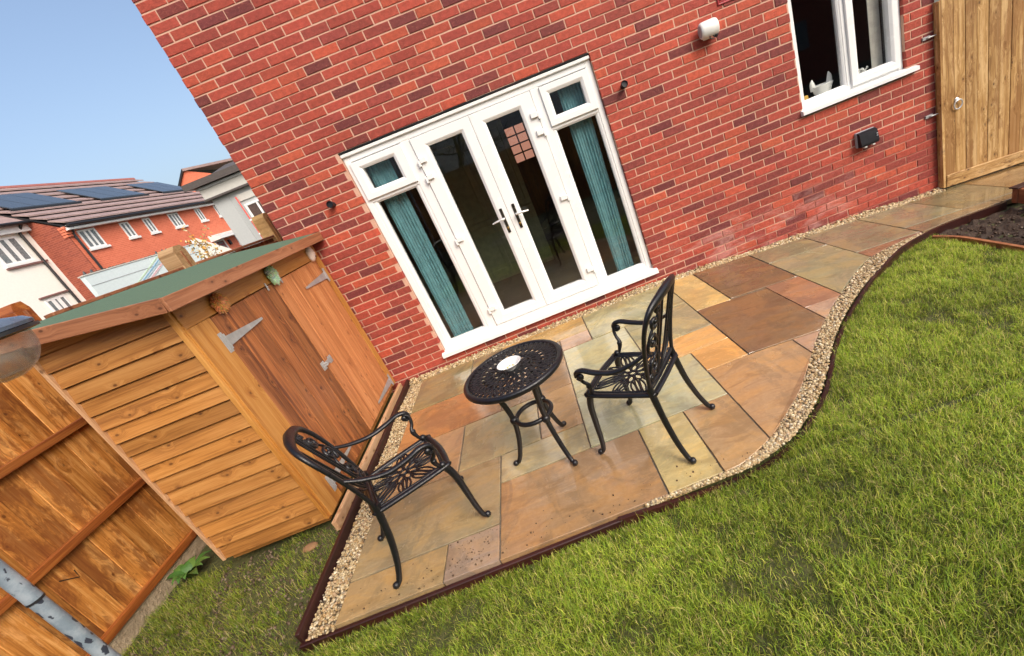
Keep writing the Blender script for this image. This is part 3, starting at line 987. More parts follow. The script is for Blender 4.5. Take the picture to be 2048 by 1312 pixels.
# ---- the room behind the glass
room = []
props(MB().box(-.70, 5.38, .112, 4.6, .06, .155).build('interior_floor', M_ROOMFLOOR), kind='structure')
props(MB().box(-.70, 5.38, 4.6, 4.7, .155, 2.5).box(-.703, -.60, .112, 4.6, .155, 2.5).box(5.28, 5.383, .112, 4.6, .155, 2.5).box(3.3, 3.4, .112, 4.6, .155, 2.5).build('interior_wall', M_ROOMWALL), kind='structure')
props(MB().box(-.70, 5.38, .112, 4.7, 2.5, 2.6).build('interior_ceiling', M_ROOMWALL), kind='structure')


def curtain(name, x0, x1, y, z0, z1, label, folds, lean=0.0, wid1=None):
    m = MB()
    n = folds * 8
    rows = []
    for j, z in enumerate((z0, z0 + (z1 - z0) * .5, z1)):
        s = 1.0 if wid1 is None else 1 + (wid1 - 1) * (1 - j / 2)
        row = []
        for i in range(n + 1):
            u = i / n
            row.append((x0 + (x1 - x0) * u * s + lean * (1 - j / 2), y + .0065 * math.sin(u * folds * 2 * math.pi) + .005 * math.sin(u * folds * 5.1), z))
        rows.append(row)
    vs = [p for r in rows for p in r] + [(p[0], p[1] + .003, p[2]) for r in rows for p in r]
    N = n + 1; T = 3 * N
    fs = []
    for b in (0, T):
        for j in range(2):
            for i in range(n):
                q = (b + j * N + i, b + j * N + i + 1, b + (j + 1) * N + i + 1, b + (j + 1) * N + i)
                fs.append(q if b == 0 else q[::-1])
    m.add(vs, fs)
    o = m.build(name, M_CURTAIN, origin=(x0, y, z0), smooth=True, angle=3)
    return props(o, label, 'curtain')


curtain('curtain', .125, .345, .150, .16, 2.12, 'teal pleated curtain gathered behind the side pane nearest the shed', 8)
curtain('curtain', 2.000, 2.235, .150, .16, 2.12, 'teal pleated curtain gathered behind the side pane beside the outdoor socket wall', 8, lean=.0, wid1=.78)
cb = thing('kitchen_cabinet', (.8, 2.0, .155), 'dark olive cupboard with tall doors seen through the patio door glass', 'cupboard')
MB().box(.25, 1.45, 1.95, 2.5, .156, 2.15, .005).build('carcass', M_CABINET, cb)
for x0 in (.262, .862):
    for z0, z1 in ((.25, 1.02), (1.035, 2.12)):
        d = MB().ring((x0, x0 + .585, z0, z1), (x0 + .07, x0 + .515, z0 + .07, z1 - .07), 1.925, 1.949, .006).box(x0 + .069, x0 + .516, 1.936, 1.9475, z0 + .069, z1 - .069).build('cupboard_door', M_CABINET, cb)
ip = thing('inner_door', (2.45, 4.58, .155), 'dark inner door with a grid of small pinkish panes behind the patio door', 'door')
MB().box(1.3, 2.2, 4.53, 4.595, .157, 2.24, .004).build('leaf', plain('dark_door', (.02, .012, .01), .4), ip)
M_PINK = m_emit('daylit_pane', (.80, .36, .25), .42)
for i in range(4):
    for j in range(3):
        xx, zz = 1.50 + j * .19, 2.10 - i * .16
        MB().box(xx, xx + .165, 4.522, 4.529, zz - .135, zz).build('door_pane', M_PINK, ip)
# things on the kitchen window sill
m = MB()
m.box(4.15, 5.19, .112, .30, 1.06, 1.128)
props(m.build('inner_sill', M_PVC), 'white inner sill behind the house window', 'window sill')
orn = thing('ceramic_ornament', (4.49, .19, 1.128), 'white ceramic ornament with two upright tips behind window glass', 'ornament')
m = MB()
m.lathe([(0, 0), (.075, 0), (.085, .03), (.10, .07), (.115, .095), (.105, .10), (.09, .075), (.07, .05), (0, .045)], 20, Matrix.Translation((4.49, .19, 1.129)) @ Matrix.Diagonal((1, .6, 1, 1)))
m.build('bowl', M_CERAMIC, orn, smooth=True)
for dx, tip in ((-.088, .17), (.075, .19)):
    m = MB().tube(smoothpts([(4.49 + dx, .19, 1.20), (4.49 + dx * 1.12, .19, 1.128 + tip * .75), (4.49 + dx * 1.05, .19, 1.128 + tip)], 4), [.034, .033, .031, .028, .026, .022, .017, .010, .004], 10, flat=.6, up=(0, 1, 0))
    m.build('tip', M_CERAMIC, orn, smooth=True)
props(MB().box(4.245, 4.305, .135, .165, 1.129, 1.185, .003).build('small_box', plain('yellow_card', (.62, .38, .07), .5)), 'small yellow box standing in the corner of the window sill', 'box')
m = MB()
for _ in range(26):
    c = V((4.90 + random.uniform(-.05, .05), .17 + random.uniform(-.02, .03), 1.19 + random.uniform(-.02, .04)))
    m.ball(c, random.uniform(.006, .011), 6)
m.tube([(4.90, .17, 1.129), (4.90, .17, 1.20)], .028, 10)
props(m.build('flower_pot', M_CERAMIC), 'small pot of white flowers behind the opening window pane', 'flowers')
props(MB().box(4.962, 5.075, .125, .132, 1.13, 2.15).build('blind', plain('grey_blind', (.42, .40, .36), .7)), 'grey vertical blind strip behind the window opening pane', 'blind')

# ------------------------------------------------------------------ fittings on the wall


def spot(x, z, label):
    t = thing('wall_spotlight', (x, 0, z), label, 'wall light', 'small black spotlights beside the patio doors')
    R = Matrix.Translation((x, 0, z)) @ Matrix.Rotation(math.pi / 2, 4, 'X')
    MB().lathe([(0, .0), (.024, .0), (.024, .008), (.012, .012), (.012, .022)], 14, R).build('base', M_BLACKPLASTIC, t, smooth=True)
    R2 = Matrix.Translation((x, -.022, z)) @ Matrix.Rotation(math.radians(78), 4, 'X')
    MB().lathe([(0, -.006), (.020, -.004), (.028, .012), (.030, .052), (.027, .055), (.024, .042), (0, .040)], 16, R2).build('lamp_head', M_BLACKPLASTIC, t, smooth=True)


spot(-.253, 1.862, 'small black spotlight on brick between the shed roof and patio doors')
spot(2.548, 1.872, 'small black spotlight on brick between patio doors and white lamp')
sl = thing('outdoor_lamp', (3.38, 0, 2.02), 'white barrel shaped outdoor lamp fixed high on the brick wall', 'lamp')
m = MB().box(3.335, 3.425, -.022, .0, 1.965, 2.075, .006)
m.build('back_box', M_WHITEPLASTIC, sl)
RB = Matrix.Translation((3.375, -.075, 2.035)) @ Matrix.Rotation(math.pi / 2, 4, 'Y') @ Matrix.Diagonal((1.0, .82, 1, 1))
MB().lathe([(0, -.082), (.052, -.082), (.060, -.076), (.066, -.060), (.068, .0), (.068, .055), (.062, .070), (.05, .076), (0, .078)], 24, RB).build('lamp_body', M_WHITEPLASTIC, sl, smooth=True)
MB().lathe([(0, -.086), (.045, -.085), (.047, -.080), (0, -.079)], 20, RB).build('end_cap', M_GREYPLASTIC, sl, smooth=True)
MB().tube(smoothpts([(3.36, -.10, 1.975), (3.352, -.115, 1.958), (3.372, -.125, 1.948), (3.392, -.115, 1.958), (3.385, -.10, 1.975)], 4), .004, 6).ball((3.418, -.09, 1.968), .020, 10, (1, .8, .9)).build('sensor', M_BLACKPLASTIC, sl, smooth=True)
vt = thing('vent', (3.64, 0, 2.24), 'red plastic slatted vent set in the brick wall above the lamp', 'vent')
m = MB().ring((3.525, 3.755, 2.178, 2.30), (3.540, 3.740, 2.192, 2.286), -.012, .004, .004)
m.build('frame', M_REDPLASTIC, vt)
for k in range(5):
    MB().box(3.5405, 3.7395, -.008 + .001 * k % 2, .003, 2.194 + k * .019, 2.205 + k * .019, .002).build('slat', M_REDPLASTIC, vt)
so = thing('outdoor_socket', (4.71, 0, .62), 'black outdoor socket box with sloping lid low on brick wall', 'socket')
MB().box(4.618, 4.812, -.035, .0, .548, .692, .006).build('back_box', M_GREYPLASTIC, so)
MB().prism([(-.036, .690), (-.070, .672), (-.088, .575), (-.080, .552), (-.036, .550)], 0, 4.622, 4.808).build('lid', M_BLACKPLASTIC, so)
for x in (4.675, 4.760):
    MB().box(x - .014, x + .014, -.075, -.045, .534, .5495, .003).build('cable_gland', M_WHITEPLASTIC, so)
for z in (.61, .63):
    MB().box(4.785, 4.797, -.0885, -.080, z, z + .010).build('rocker', M_GREYPLASTIC, so)
for z, nm in ((1.28, 'gate_hook'), (.575, 'gate_latch')):
    t = thing(nm, (5.40, 0, z), 'small steel %s on brick beside the gate' % ('hook high' if z > 1 else 'latch'), nm.replace('_', ' '))
    m = MB().box(5.36, 5.44, -.014, .0, z - .014, z + .014, .002)
    m.build('plate', M_GALV, t)
    MB().tube([(5.40, -.03, z), (5.475, -.03, z)], .006, 8).tube([(5.40, -.012, z), (5.40, -.032, z)], .006, 8).build('bolt', M_GALV, t)

# ------------------------------------------------------------------ the shed
SX, SY0, SY1, SB = -.60, -1.87, -.045, .07
SXB = -1.36
rslope = .136
RZ = lambda x: 1.695 + rslope * (-.49 - x)
shed = thing('garden_shed', (-.95, -.95, 0), 'honey coloured wooden garden shed with double doors and green roof', 'shed')
# side cladding: overlapping boards, each its own piece
NB = 16
zs = np.linspace(SB, 1.655, NB + 1)
for i in range(NB):
    z0, z1 = zs[i], zs[i + 1] + .012
    yb, yt = SY0 - .012, SY0 + .004
    m = MB()
    zc = zs[i + 1] - .0080
    m.prism([(yb, z0), (yt, zc), (yt + .016, zc), (yt + .016, z1 - .002), (yb + .026, z1 - .002), (yb + .026, z0)][::-1], 0, 0, 1)
    # give each board its own long axis X
    x0, x1 = SXB + .018, SX - .028
    M = Matrix.Translation((x0, 0, 0)) @ Matrix.Diagonal((x1 - x0, 1, 1, 1))
    mm = MB(); mm.add(m.v, m.f, M=M)
    mm.build('cladding_board', M_SHEDCLAD, shed, origin=((x0 + x1) / 2, SY0, (z0 + z1) / 2))
# the triangle under the roof
x0, x1 = SXB + .018, SX - .028
zt = zs[-1]
MB().prism([(x0, zt - .003), (x1, zt - .003), (x1, max(zt, RZ(x1) - .055)), (x0, RZ(x0) - .055)], 1, SY0 - .008, SY0 + .006).build('cladding_board', M_SHEDCLAD, shed, origin=(x0, SY0, zt))
beam('corner_trim', (SXB + .009, SY0 - .004, SB - .006), (SXB + .009, SY0 - .004, RZ(SXB) - .05), .020, .034, M_BATTEN, shed, side=(1, 0, 0))
beam('corner_trim', (SX - .014, SY0 - .006, SB), (SX - .014, SY0 - .006, 1.655), .026, .030, M_SHEDFRAME, shed, side=(1, 0, 0))
# hidden walls
MB().box(SXB, SX - .03, SY1 - .02, SY1, SB, 1.70).box(SXB, SXB + .016, SY0 + .02, SY1 - .02, SB, 1.78).build('back_wall', M_SHEDCLAD, shed)
MB().box(SXB + .02, SX - .04, SY0 + .03, SY1 - .03, SB - .05, SB + .02).build('shed_floor', M_SHEDCLAD, shed)
# front frame (plane x = SX, faces the patio)
JW = 1.668
beam('jamb', (SX - .004, SY0 + .101, SB + .0), (SX - .004, SY0 + .101, 1.50), .198, .026, M_SHEDFRAME, shed, side=(0, 1, 0))
beam('jamb', (SX - .004, -.088, SB), (SX - .004, -.088, 1.50), .085, .026, M_SHEDFRAME, shed, side=(0, 1, 0))
beam('header_board', (SX - .004, SY0 + .002, 1.572), (SX - .004, SY1, 1.572), .140, .026, M_SHEDFRAME, shed)
# doors: each of upright boards
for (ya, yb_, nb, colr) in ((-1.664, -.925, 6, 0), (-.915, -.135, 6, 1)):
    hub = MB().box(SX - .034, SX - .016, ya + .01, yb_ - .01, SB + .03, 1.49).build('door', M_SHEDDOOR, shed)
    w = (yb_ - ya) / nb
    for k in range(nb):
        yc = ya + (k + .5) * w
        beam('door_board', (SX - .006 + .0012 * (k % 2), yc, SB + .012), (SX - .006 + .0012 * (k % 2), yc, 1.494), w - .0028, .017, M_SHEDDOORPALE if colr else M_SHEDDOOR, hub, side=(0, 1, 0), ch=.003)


def hinge(y, z, d, L):
    """steel T hinge: d = +1 points to +y; tilted strap"""
    m = MB()
    xf = SX + .0095
    m.box(xf, xf + .003, y - .018 * 1, y + .018, z - .065, z + .065, .001)
    m.tube([(xf + .005, y + d * .019, z - .05), (xf + .005, y + d * .019, z + .05)], .005, 8)
    P = [(y + d * .022, z - .032), (y + d * L, z - .008), (y + d * L, z + .008), (y + d * .022, z + .032)]
    m.prism(P, 0, xf, xf + .003)
    for s in (.1, .3, .6, .9):
        m.ball((xf + .004, y + d * (.025 + (L - .03) * s), z), .0045, 6, (.5, 1, 1))
    for s in (-.045, .045): m.ball((xf + .004, y - d * .006, z + s), .0045, 6, (.5, 1, 1))
    m.build('strap_hinge', M_GALV, shed)


hinge(-1.690, 1.335, 1, .42)
hinge(-1.700, .20, 1, .42)
hinge(-.118, 1.335, -1, .44)
hinge(-.118, .145, -1, .46)
m = MB()
xf = SX + .004
m.box(xf, xf + .006, -1.000, -.945, .745, .815, .002).box(xf + .006, xf + .010, -.99, -.825, .765, .797, .001)
m.tube(smoothpts([(xf + .010, -.955, .772), (xf + .028, -.955, .772), (xf + .028, -.955, .792), (xf + .010, -.955, .792)], 3), .004, 6)
m.box(xf, xf + .006, -.870, -.815, .748, .808, .002)
m.build('hasp', M_GALV, shed)
for y in (-1.023, -.814):
    m = MB().box(SX + .0095, SX + .016, y - .008, y + .008, 1.462, 1.522, .002).ball((SX + .016, y, 1.492), .006, 6)
    m.build('turn_button', M_GALV, shed)
# roof
m = MB()
y0, y1 = -2.00, -.012
P = [(-.500, RZ(-.50)), (SXB - .03, RZ(SXB - .03)), (SXB - .03, RZ(SXB - .03) - .014), (-.500, RZ(-.50) - .014)]
m.prism(P, 1, y0 + .016, y1)
m.build('roof', M_FELT, shed)
beam('fascia', (-.491, y0 - .002, RZ(-.49) - .036), (-.491, y1, RZ(-.49) - .036), .078, .018, M_SHEDFASC, shed, ch=.003)
xa, xb = -.5015, SXB - .03
beam('fascia', (xa, y0 + .006, RZ(xa) - .036), (xb, y0 + .006, RZ(xb) - .036), .080, .018, M_SHEDFASC, shed, ch=.003)
beam('fascia', (SXB - .04, y0, RZ(SXB) - .03), (SXB - .04, y1, RZ(SXB) - .03), .05, .014, M_SHEDFASC, shed)
beam('base_batten', (-.570, -1.93, .018), (-.570, -.03, -.002), .075, .030, M_BATTEN, shed, ch=.004)
for x in (-1.2, -.75):
    beam('bearer', (x, SY0 + .22, -.012), (x, SY1 - .05, -.012), .065, .05, M_BATTEN, shed)

# ornaments above the shed doors


def ornament(y, z, ry, rz_, col, label, spike, nspk):
    m = MB()
    xf = SX + .010
    m.ball((xf + .008, y, z), 1.0, 12, (.014, ry * .88, rz_ * .88), col)
    rr = random.Random(int(z * 1000 + y * 77))
    ga = math.pi * (3 - 5 ** .5)
    for i in range(nspk):
        u = (i + .5) / nspk
        rho = math.sqrt(u); a = i * ga
        py, pz = rho * math.cos(a) * ry * .92, rho * math.sin(a) * rz_ * .92
        px = .020 * math.sqrt(max(0, 1 - rho * rho)) + .006
        b = V((xf + px, y + py, z + pz))
        d = V((.6, py / ry, pz / rz_ - .5)).normalized()
        k = rr.uniform(.75, 1.15)
        cc = tuple(min(1, c * rr.uniform(.75, 1.25)) for c in col)
        m.tube([b - d * spike * .5, b + d * spike * .35 * k, b + d * spike * k], [spike * .42, spike * .36, spike * .12], 5, col=cc)
    o = m.build('wall_ornament', M_TINT, None, origin=(xf, y, z), tint=True)
    return props(o, label, 'ornament')


ornament(-1.545, 1.545, .072, .064, (.52, .23, .07), 'orange spiky oval ornament above the shed door hinge', .017, 110)
ornament(-.905, 1.548, .056, .072, (.40, .55, .38), 'pale green spiky oval ornament over the middle of shed doors', .024, 80)
SHS = 1.35
sh = thing('shell_ornament', (SX + .01, -.185, 1.548), 'cream and pink sea shell ornament on the shed near the wall', 'ornament')
m = MB()
MS = Matrix.Translation((SX + .018, -.185, 1.555)) @ Matrix.Rotation(math.radians(-20), 4, 'X')
m.lathe([(0, -.056), (.020, -.045), (.038, -.015), (.042, .008), (.034, .012), (.036, .026), (.026, .030), (.027, .042), (.014, .048), (0, .062)], 16, MS @ Matrix.Diagonal((.6 * SHS, SHS, SHS, 1)), col=(.74, .62, .54))
m.build('shell', M_TINT, sh, tint=True, smooth=True, angle=.5)
m = MB()
m.ball((SX + .042, -.172, 1.522), 1, 8, (.006, .016, .012), (.12, .05, .04))
for k in range(5): m.ball((SX + .044, -.20 + .008 * k, 1.548 + .008 * (k % 3)), .0035, 6, (1, 1, 1), (.25, .12, .09))
m.build('opening', M_TINT, sh, tint=True)

# ------------------------------------------------------------------ boundary fence
FX = -1.90
panels = [(-3.35, -1.30, 'fence panel of wide amber boards with rails beside the shed'), (-1.10, .20, 'fence panel standing behind the green shed roof'), (.40, 1.96, 'fence panel between the stub post and the house corner')]
for (ya, yb_, lab) in panels:
    p = thing('garden_fence', (FX, (ya + yb_) / 2, 0), lab, 'fence', 'amber boundary fence panels')
    w = .1425
    nb = int((yb_ - ya) / w)
    w = (yb_ - ya) / nb
    for k in range(nb):
        yc = ya + (k + .5) * w
        top = 1.83
        beam('fence_board', (FX - .010 - .004 * (k % 2), yc, .085), (FX - .010 - .004 * (k % 2), yc, top), w + .004, .014, M_FENCE, p, side=(0, 1, 0), ch=.002)
    for z in (.085, .630, 1.175, 1.76):
        beam('fence_rail', (FX + .017, ya, z), (FX + .017, yb_, z - .004), .052, .036, M_FENCERAIL, p, ch=.004)
    beam('cap_rail', (FX - .002, ya, 1.846), (FX - .002, yb_, 1.846), .07, .026, M_SHEDFASC, p, side=(1, 0, 0), ch=.004)
    beam('gravel_board', (FX + .0, ya, -.022), (FX + .0, yb_, -.022), .155, .036, M_CONC, p, ch=.003)
# tick-shaped scratch on a board by the pole
pn = [o for o in bpy.data.objects if o.name.startswith('garden_fence')][0]
MB().tube([(FX - .002, -2.135, .512), (FX - .002, -2.060, .448), (FX - .002, -2.052, .500)], .004, 5, flat=.35, up=(1, 0, 0)).build('scratch', plain('scratch', (.03, .014, .008), .6), pn)
for y, top, lab in ((-1.235, 1.985, 'amber fence post with a sloped top behind the dark lid'), (.30, 2.055, 'weathered stub fence post with chamfered top behind the shed roof'), (2.07, 2.15, 'yellow timber fence post standing close to the house corner')):
    p = thing('fence_post', (FX, y, -.1), lab, 'post', 'fence posts')
    hw = .085 if y > 0 else .055
    m = MB().box(FX - .13, FX + .03, y - hw, y + hw, -.12, top - .05, .004)
    m.prism([(y - hw + .002, top - .05), (y + hw - .002, top - .05), (y + hw * .55, top), (y - hw * .55, top)], 0, FX - .128, FX + .028)
    m.build('post', M_POSTPALE if y > 1 else M_POST if y > 0 else M_FENCERAIL, p)
    MB().box(FX + .0305, FX + .036, y - .008, y + .010, 1.4, top - .06).build('slot', M_SHEDFASC, p)

# ------------------------------------------------------------------ gate
GY = -.052
gt = thing('garden_gate', (6.3, GY, -.2), 'tall brown timber side gate of upright boards with ring handle', 'gate')
gz0 = lambda x: -.190 - .066 * (x - 5.47)
gtop = 1.545
gx0, w = 5.475, .1165
for k in range(13):
    x = gx0 + .028 + (k + .5) * w
    beam('gate_board', (x, GY + .003 * (k % 2), gz0(x) + .12), (x, GY + .003 * (k % 2), gtop + .12 + .02 * math.sin(k)), w - .001, .020, M_GATE, gt, side=(1, 0, 0), ch=.0035)
beam('stile', (gx0 + .012, GY + .012, gz0(gx0) + .005), (gx0 + .012, GY + .012, gtop), .060, .028, M_GATE, gt, side=(0, 1, 0))
beam('bottom_rail', (gx0 + .03, GY - .010, gz0(gx0) + .068), (gx0 + 1.55, GY - .010, gz0(gx0 + 1.52) + .068), .125, .030, M_GATE, gt, ch=.005)
beam('gap_shade_strip', (gx0 + .02, GY + .012, gz0(gx0) - .012), (gx0 + 1.55, GY + .012, gz0(gx0 + 1.53) - .012), .075, .020, M_DARKTRIM, gt)  # dark strip stands in for the shaded gap under the gate
for z in (.65, 1.4):
    beam('rail', (gx0 + .03, GY + .036, z), (gx0 + 1.55, GY + .036, z), .09, .04, M_GATE, gt)
hx, hz = 5.635, .615
MB().lathe([(0, 0), (.022, 0), (.022, .008), (.012, .014), (.010, .022), (0, .024)], 14, Matrix.Translation((hx, GY - .011, hz + .028)) @ Matrix.Rotation(math.pi / 2, 4, 'X')).build('handle_boss', M_CHROME, gt, smooth=True)
MB().tube([(hx + .043 * math.sin(a), GY - .030 - .004 * math.cos(a), hz - .014 + .043 * math.cos(a)) for a in np.linspace(0, 2 * math.pi, 25)[:-1]], .0065, 8, closed=True).build('ring_handle', M_CHROME, gt, smooth=True)

# ------------------------------------------------------------------ soil bed beyond the lawn
soilm = MB()
sheetn = 34
xs, ys = np.linspace(4.40, 8.4, 80), np.linspace(-2.6, -.82, 36)
vs, fs = [], []
for y in ys:
    for x in xs: vs.append((x, y, zl(x, y) + .012 + random.uniform(-.018, .018)))
for j in range(len(ys) - 1):
    for i in range(len(xs) - 1):
        xm, ym = (xs[i] + xs[i + 1]) / 2, (ys[j] + ys[j + 1]) / 2
        edge_y = -.86 - .0 * xm
        lim = 4.50 + .35 * max(0, min(1, (-.95 - ym) / .3)) ** .5 * .3
        if xm > lim and ym < edge_y - max(0, (4.8 - xm)) * .25:
            k = len(xs); fs.append((j * k + i, j * k + i + 1, (j + 1) * k + i + 1, (j + 1) * k + i))
soilm.add(vs, fs)
props(soilm.build('soil_bed', M_SOIL), kind='structure')
ed4 = thing('timber_edging', (4.6, -1.3, -.25), 'low red brown timber edging between grass and the dark soil bed', 'edging')
E4 = smoothpts([(4.50, -.955, 0), (4.575, -1.12, 0), (4.59, -1.35, 0), (4.60, -1.65, 0), (4.63, -2.1, 0), (4.75, -2.6, 0)], 5)
vs = []
for i, p in enumerate(E4):
    t = (E4[min(i + 1, len(E4) - 1)] - E4[max(i - 1, 0)]).normalized(); o_ = V((t.y, -t.x, 0))
    a, b = p - o_ * .014, p + o_ * .014
    zt = zl(p.x, p.y) + .045
    vs += [(a.x, a.y, zt - .12), (a.x, a.y, zt), (b.x, b.y, zt), (b.x, b.y, zt - .12)]
fs = [(i * 4 + k, i * 4 + (k + 1) % 4, i * 4 + 4 + (k + 1) % 4, i * 4 + 4 + k) for i in range(len(E4) - 1) for k in range(4)] + [(0, 1, 2, 3), tuple(len(vs) - 4 + k for k in (3, 2, 1, 0))]
m = MB(); m.add(vs, fs); m.build('board', M_EDGELIGHT, ed4)
ed5 = thing('raised_bed', (6.2, -.9, -.2), 'raised timber sleeper edge beside the path near the gate', 'raised bed')
beam('sleeper', (5.315, -.895, -.128), (7.4, -.895, -.18), .135, .050, M_EDGELIGHT, ed5, ch=.006)
beam('sleeper', (5.340, -.922, -.128), (5.340, -1.9, -.20), .130, .046, M_EDGELIGHT, ed5, ch=.006)
beam('capping', (5.30, -.895, -.0555), (7.4, -.895, -.1075), .012, .075, M_EDGE, ed5, ch=.002)

# ------------------------------------------------------------------ cast metal chairs and table


def spiral(c, r0, r1, a0, turns, n, ux=(0, 1, 0), uz=(0, 0, 1)):
    c, ux, uz = V(c), V(ux), V(uz)
    return [c + ux * (math.cos(a0 + turns * 2 * math.pi * i / n) * (r0 + (r1 - r0) * i / n)) + uz * (math.sin(a0 + turns * 2 * math.pi * i / n) * (r0 + (r1 - r0) * i / n)) for i in range(n + 1)]


def make_chair(label, loc, rz):
    ch = thing('garden_chair', (0, 0, 0), label, 'chair', 'black cast metal chairs on the patio')
    # back surface
    BX = lambda y, z: -.175 - .150 * max(0, (z - .42) / .48) ** 1.15 + .5 * y * y * min(1, (z - .42) / .25)
    B = lambda y, z: (BX(y, z), y, z)
    # seat frame
    s = MB()
    K = [(.205, -.175), (.220, 0), (.205, .175), (.190, .198), (0, .196), (-.185, .182), (-.195, .165), (-.200, 0), (-.195, -.165), (-.185, -.182), (0, -.196), (.190, -.198)]
    loop = smoothpts([(x, y, .415) for x, y in K], 4, True)
    s.tube(loop, .017, 8, flat=.75, closed=True)
    inner = smoothpts([(x * .87, y * .87, .419) for x, y in K], 4, True)
    s.tube(inner, .0065, 6, flat=.8, closed=True)
    seat = s.build('seat', M_IRON, ch, smooth=True, angle=1.2)
    l = MB()

    def leaf(a, r0_, r1_, hw, tw=0.0, rad=.0058):
        P = []
        for side in (1, -1):
            for i in range(7):
                u = i / 6 if side == 1 else 1 - i / 6
                r = r0_ + (r1_ - r0_) * u
                off = side * hw * math.sin(math.pi * min(1, u * .92 + .04)) ** .8
                aa = a + tw * u
                P.append((r * math.cos(aa) - off * math.sin(aa), r * math.sin(aa) + off * math.cos(aa), .417))
        l.tube(P, rad, 5, flat=.8, closed=True)

    def edge(a):
        c, s_ = abs(math.cos(a)), abs(math.sin(a))
        return min(.178 / max(c, 1e-6), .172 / max(s_, 1e-6)) * .985
    l.tube([(.020 * math.cos(t), .020 * math.sin(t), .418) for t in np.linspace(0, 2 * math.pi, 13)[:-1]], .006, 5, closed=True)
    for k in range(8):
        leaf(k * math.pi / 4 + .2, .026, .083, .016)
    for k in range(8):
        a = k * math.pi / 4 + .2
        for d, tw in ((-.14, -.16), (.14, .16)):
            leaf(a + d, .085, edge(a + d + tw), .0125, tw)
        leaf(a + math.pi / 8, .052, edge(a + math.pi / 8), .010, 0)
    l.build('seat_lattice', M_IRON, seat, smooth=True, angle=2)
    # backrest frame
    b = MB()
    F = [B(-.178, .40), B(-.186, .50), B(-.200, .62), B(-.212, .74), B(-.205, .83), B(-.165, .885), B(-.08, .905), B(0, .91), B(.08, .905), B(.165, .885), B(.205, .83), B(.212, .74), B(.200, .62), B(.186, .50), B(.178, .40)]
    FP = smoothpts(F, 5)
    n = len(FP)
    b.tube(FP, [.015 + .015 * math.exp(-((i / (n - 1) - .5) / .16) ** 2) for i in range(n)], 9, flat=.7, up=(1, 0, .3))
    b.tube(smoothpts([B(-.182, .462), B(0, .452), B(.182, .462)], 5), .011, 7)
    back = b.build('backrest', M_IRON, ch, smooth=True, angle=1.2)
    f = MB()
    for (p0, p1, p2, p3) in (((.00, .46), (-.12, .54), (-.165, .66), (-.190, .78)), ((.01, .46), (-.085, .57), (-.125, .70), (-.150, .865)), ((.02, .46), (-.050, .60), (-.080, .74), (-.095, .89)),
                             ((.05, .46), (.03, .62), (.022, .76), (.030, .895))):
        f.tube(smoothpts([B(*p0), B(*p1), B(*p2), B(*p3)], 5), .0062, 6)
    for (cy, cz, r, a0, tn) in ((.112, .560, .060, 2.6, 1.25), (.122, .690, .056, -1.2, 1.25), (.120, .800, .046, 2.2, 1.2), (.085, .858, .026, -.6, 1.1), (.145, .490, .030, .6, 1.1)):
        P = [B(p.y, p.z) for p in spiral((0, cy, cz), r, r * .18, a0, tn, 22)]
        f.tube(P, .0095, 7)
        f.ball(P[-1], .014, 8)
    f.tube(smoothpts([B(.06, .46), B(.155, .54), B(.075, .63), B(.165, .72), B(.08, .82), B(.12, .885)], 6), .0075, 6)
    f.tube(smoothpts([B(.07, .46), B(.06, .58), B(.062, .70), B(.058, .80), B(.062, .89)], 5), .006, 6)
    f.build('fretwork', M_IRON, back, smooth=True, angle=1.2)
    for s in (-1, 1):
        a = MB()
        P = smoothpts([(BX(.2, .67), s * .203, .672), (-.15, s * .222, .630), (-.05, s * .243, .600), (.05, s * .252, .604), (.12, s * .252, .617), (.165, s * .25, .607), (.178, s * .25, .580), (.160, s * .25, .560), (.143, s * .25, .575)], 6)
        a.tube(P, [.012 + .006 * math.sin(math.pi * min(1, i / 40)) for i in range(len(P))], 9, flat=.75, up=(0, 0, 1) if False else (0, 1, 0) if False else (.2, 0, 1))
        a.ball((.152, s * .25, .577), .020, 10, (1, .75, 1))
        Q = smoothpts([(.150, s * .248, .606), (.176, s * .240, .575), (.168, s * .228, .530), (.150, s * .216, .500), (.158, s * .205, .455), (.178, s * .195, .415)], 5)
        a.tube(Q, [.010 + .004 * math.exp(-((i - 17) / 2.5) ** 2) for i in range(len(Q))], 8)
        a.ball((.152, s * .214, .490), .0165, 8)
        a.build('arm', M_IRON, ch, smooth=True, angle=1.2)
        g = MB()                                                       # front leg
        P = smoothpts([(.182, s * .190, .425), (.205, s * .200, .34), (.212, s * .206, .22), (.216, s * .212, .11), (.226, s * .218, .035), (.246, s * .224, .016)], 5)
        g.tube(P, [.021 - .009 * i / (len(P) - 1) for i in range(len(P))], 9)
        g.ball((.246, s * .224, .019), .019, 9)
        g.ball((.180, s * .194, .43), .020, 9)
        g.build('leg', M_IRON, ch, smooth=True, angle=1.2)
        g = MB()                                                       # rear leg
        P = smoothpts([(-.176, s * .180, .46), (-.190, s * .184, .36), (-.210, s * .190, .24), (-.243, s * .202, .12), (-.280, s * .212, .035), (-.300, s * .216, .017)], 5)
        g.tube(P, [.020 - .007 * i / (len(P) - 1) for i in range(len(P))], 9)
        g.ball((-.304, s * .216, .019), .019, 9)
        g.build('leg', M_IRON, ch, smooth=True, angle=1.2)
    M = Matrix.Translation(V(loc)) @ Matrix.Rotation(rz, 4, 'Z')
    ch.matrix_basis = M
    dM = M
    old = {o.name: WM[o.name] for o in [ch, *ch.children_recursive]}
    for k, v in old.items(): WM[k] = dM @ v
    return ch


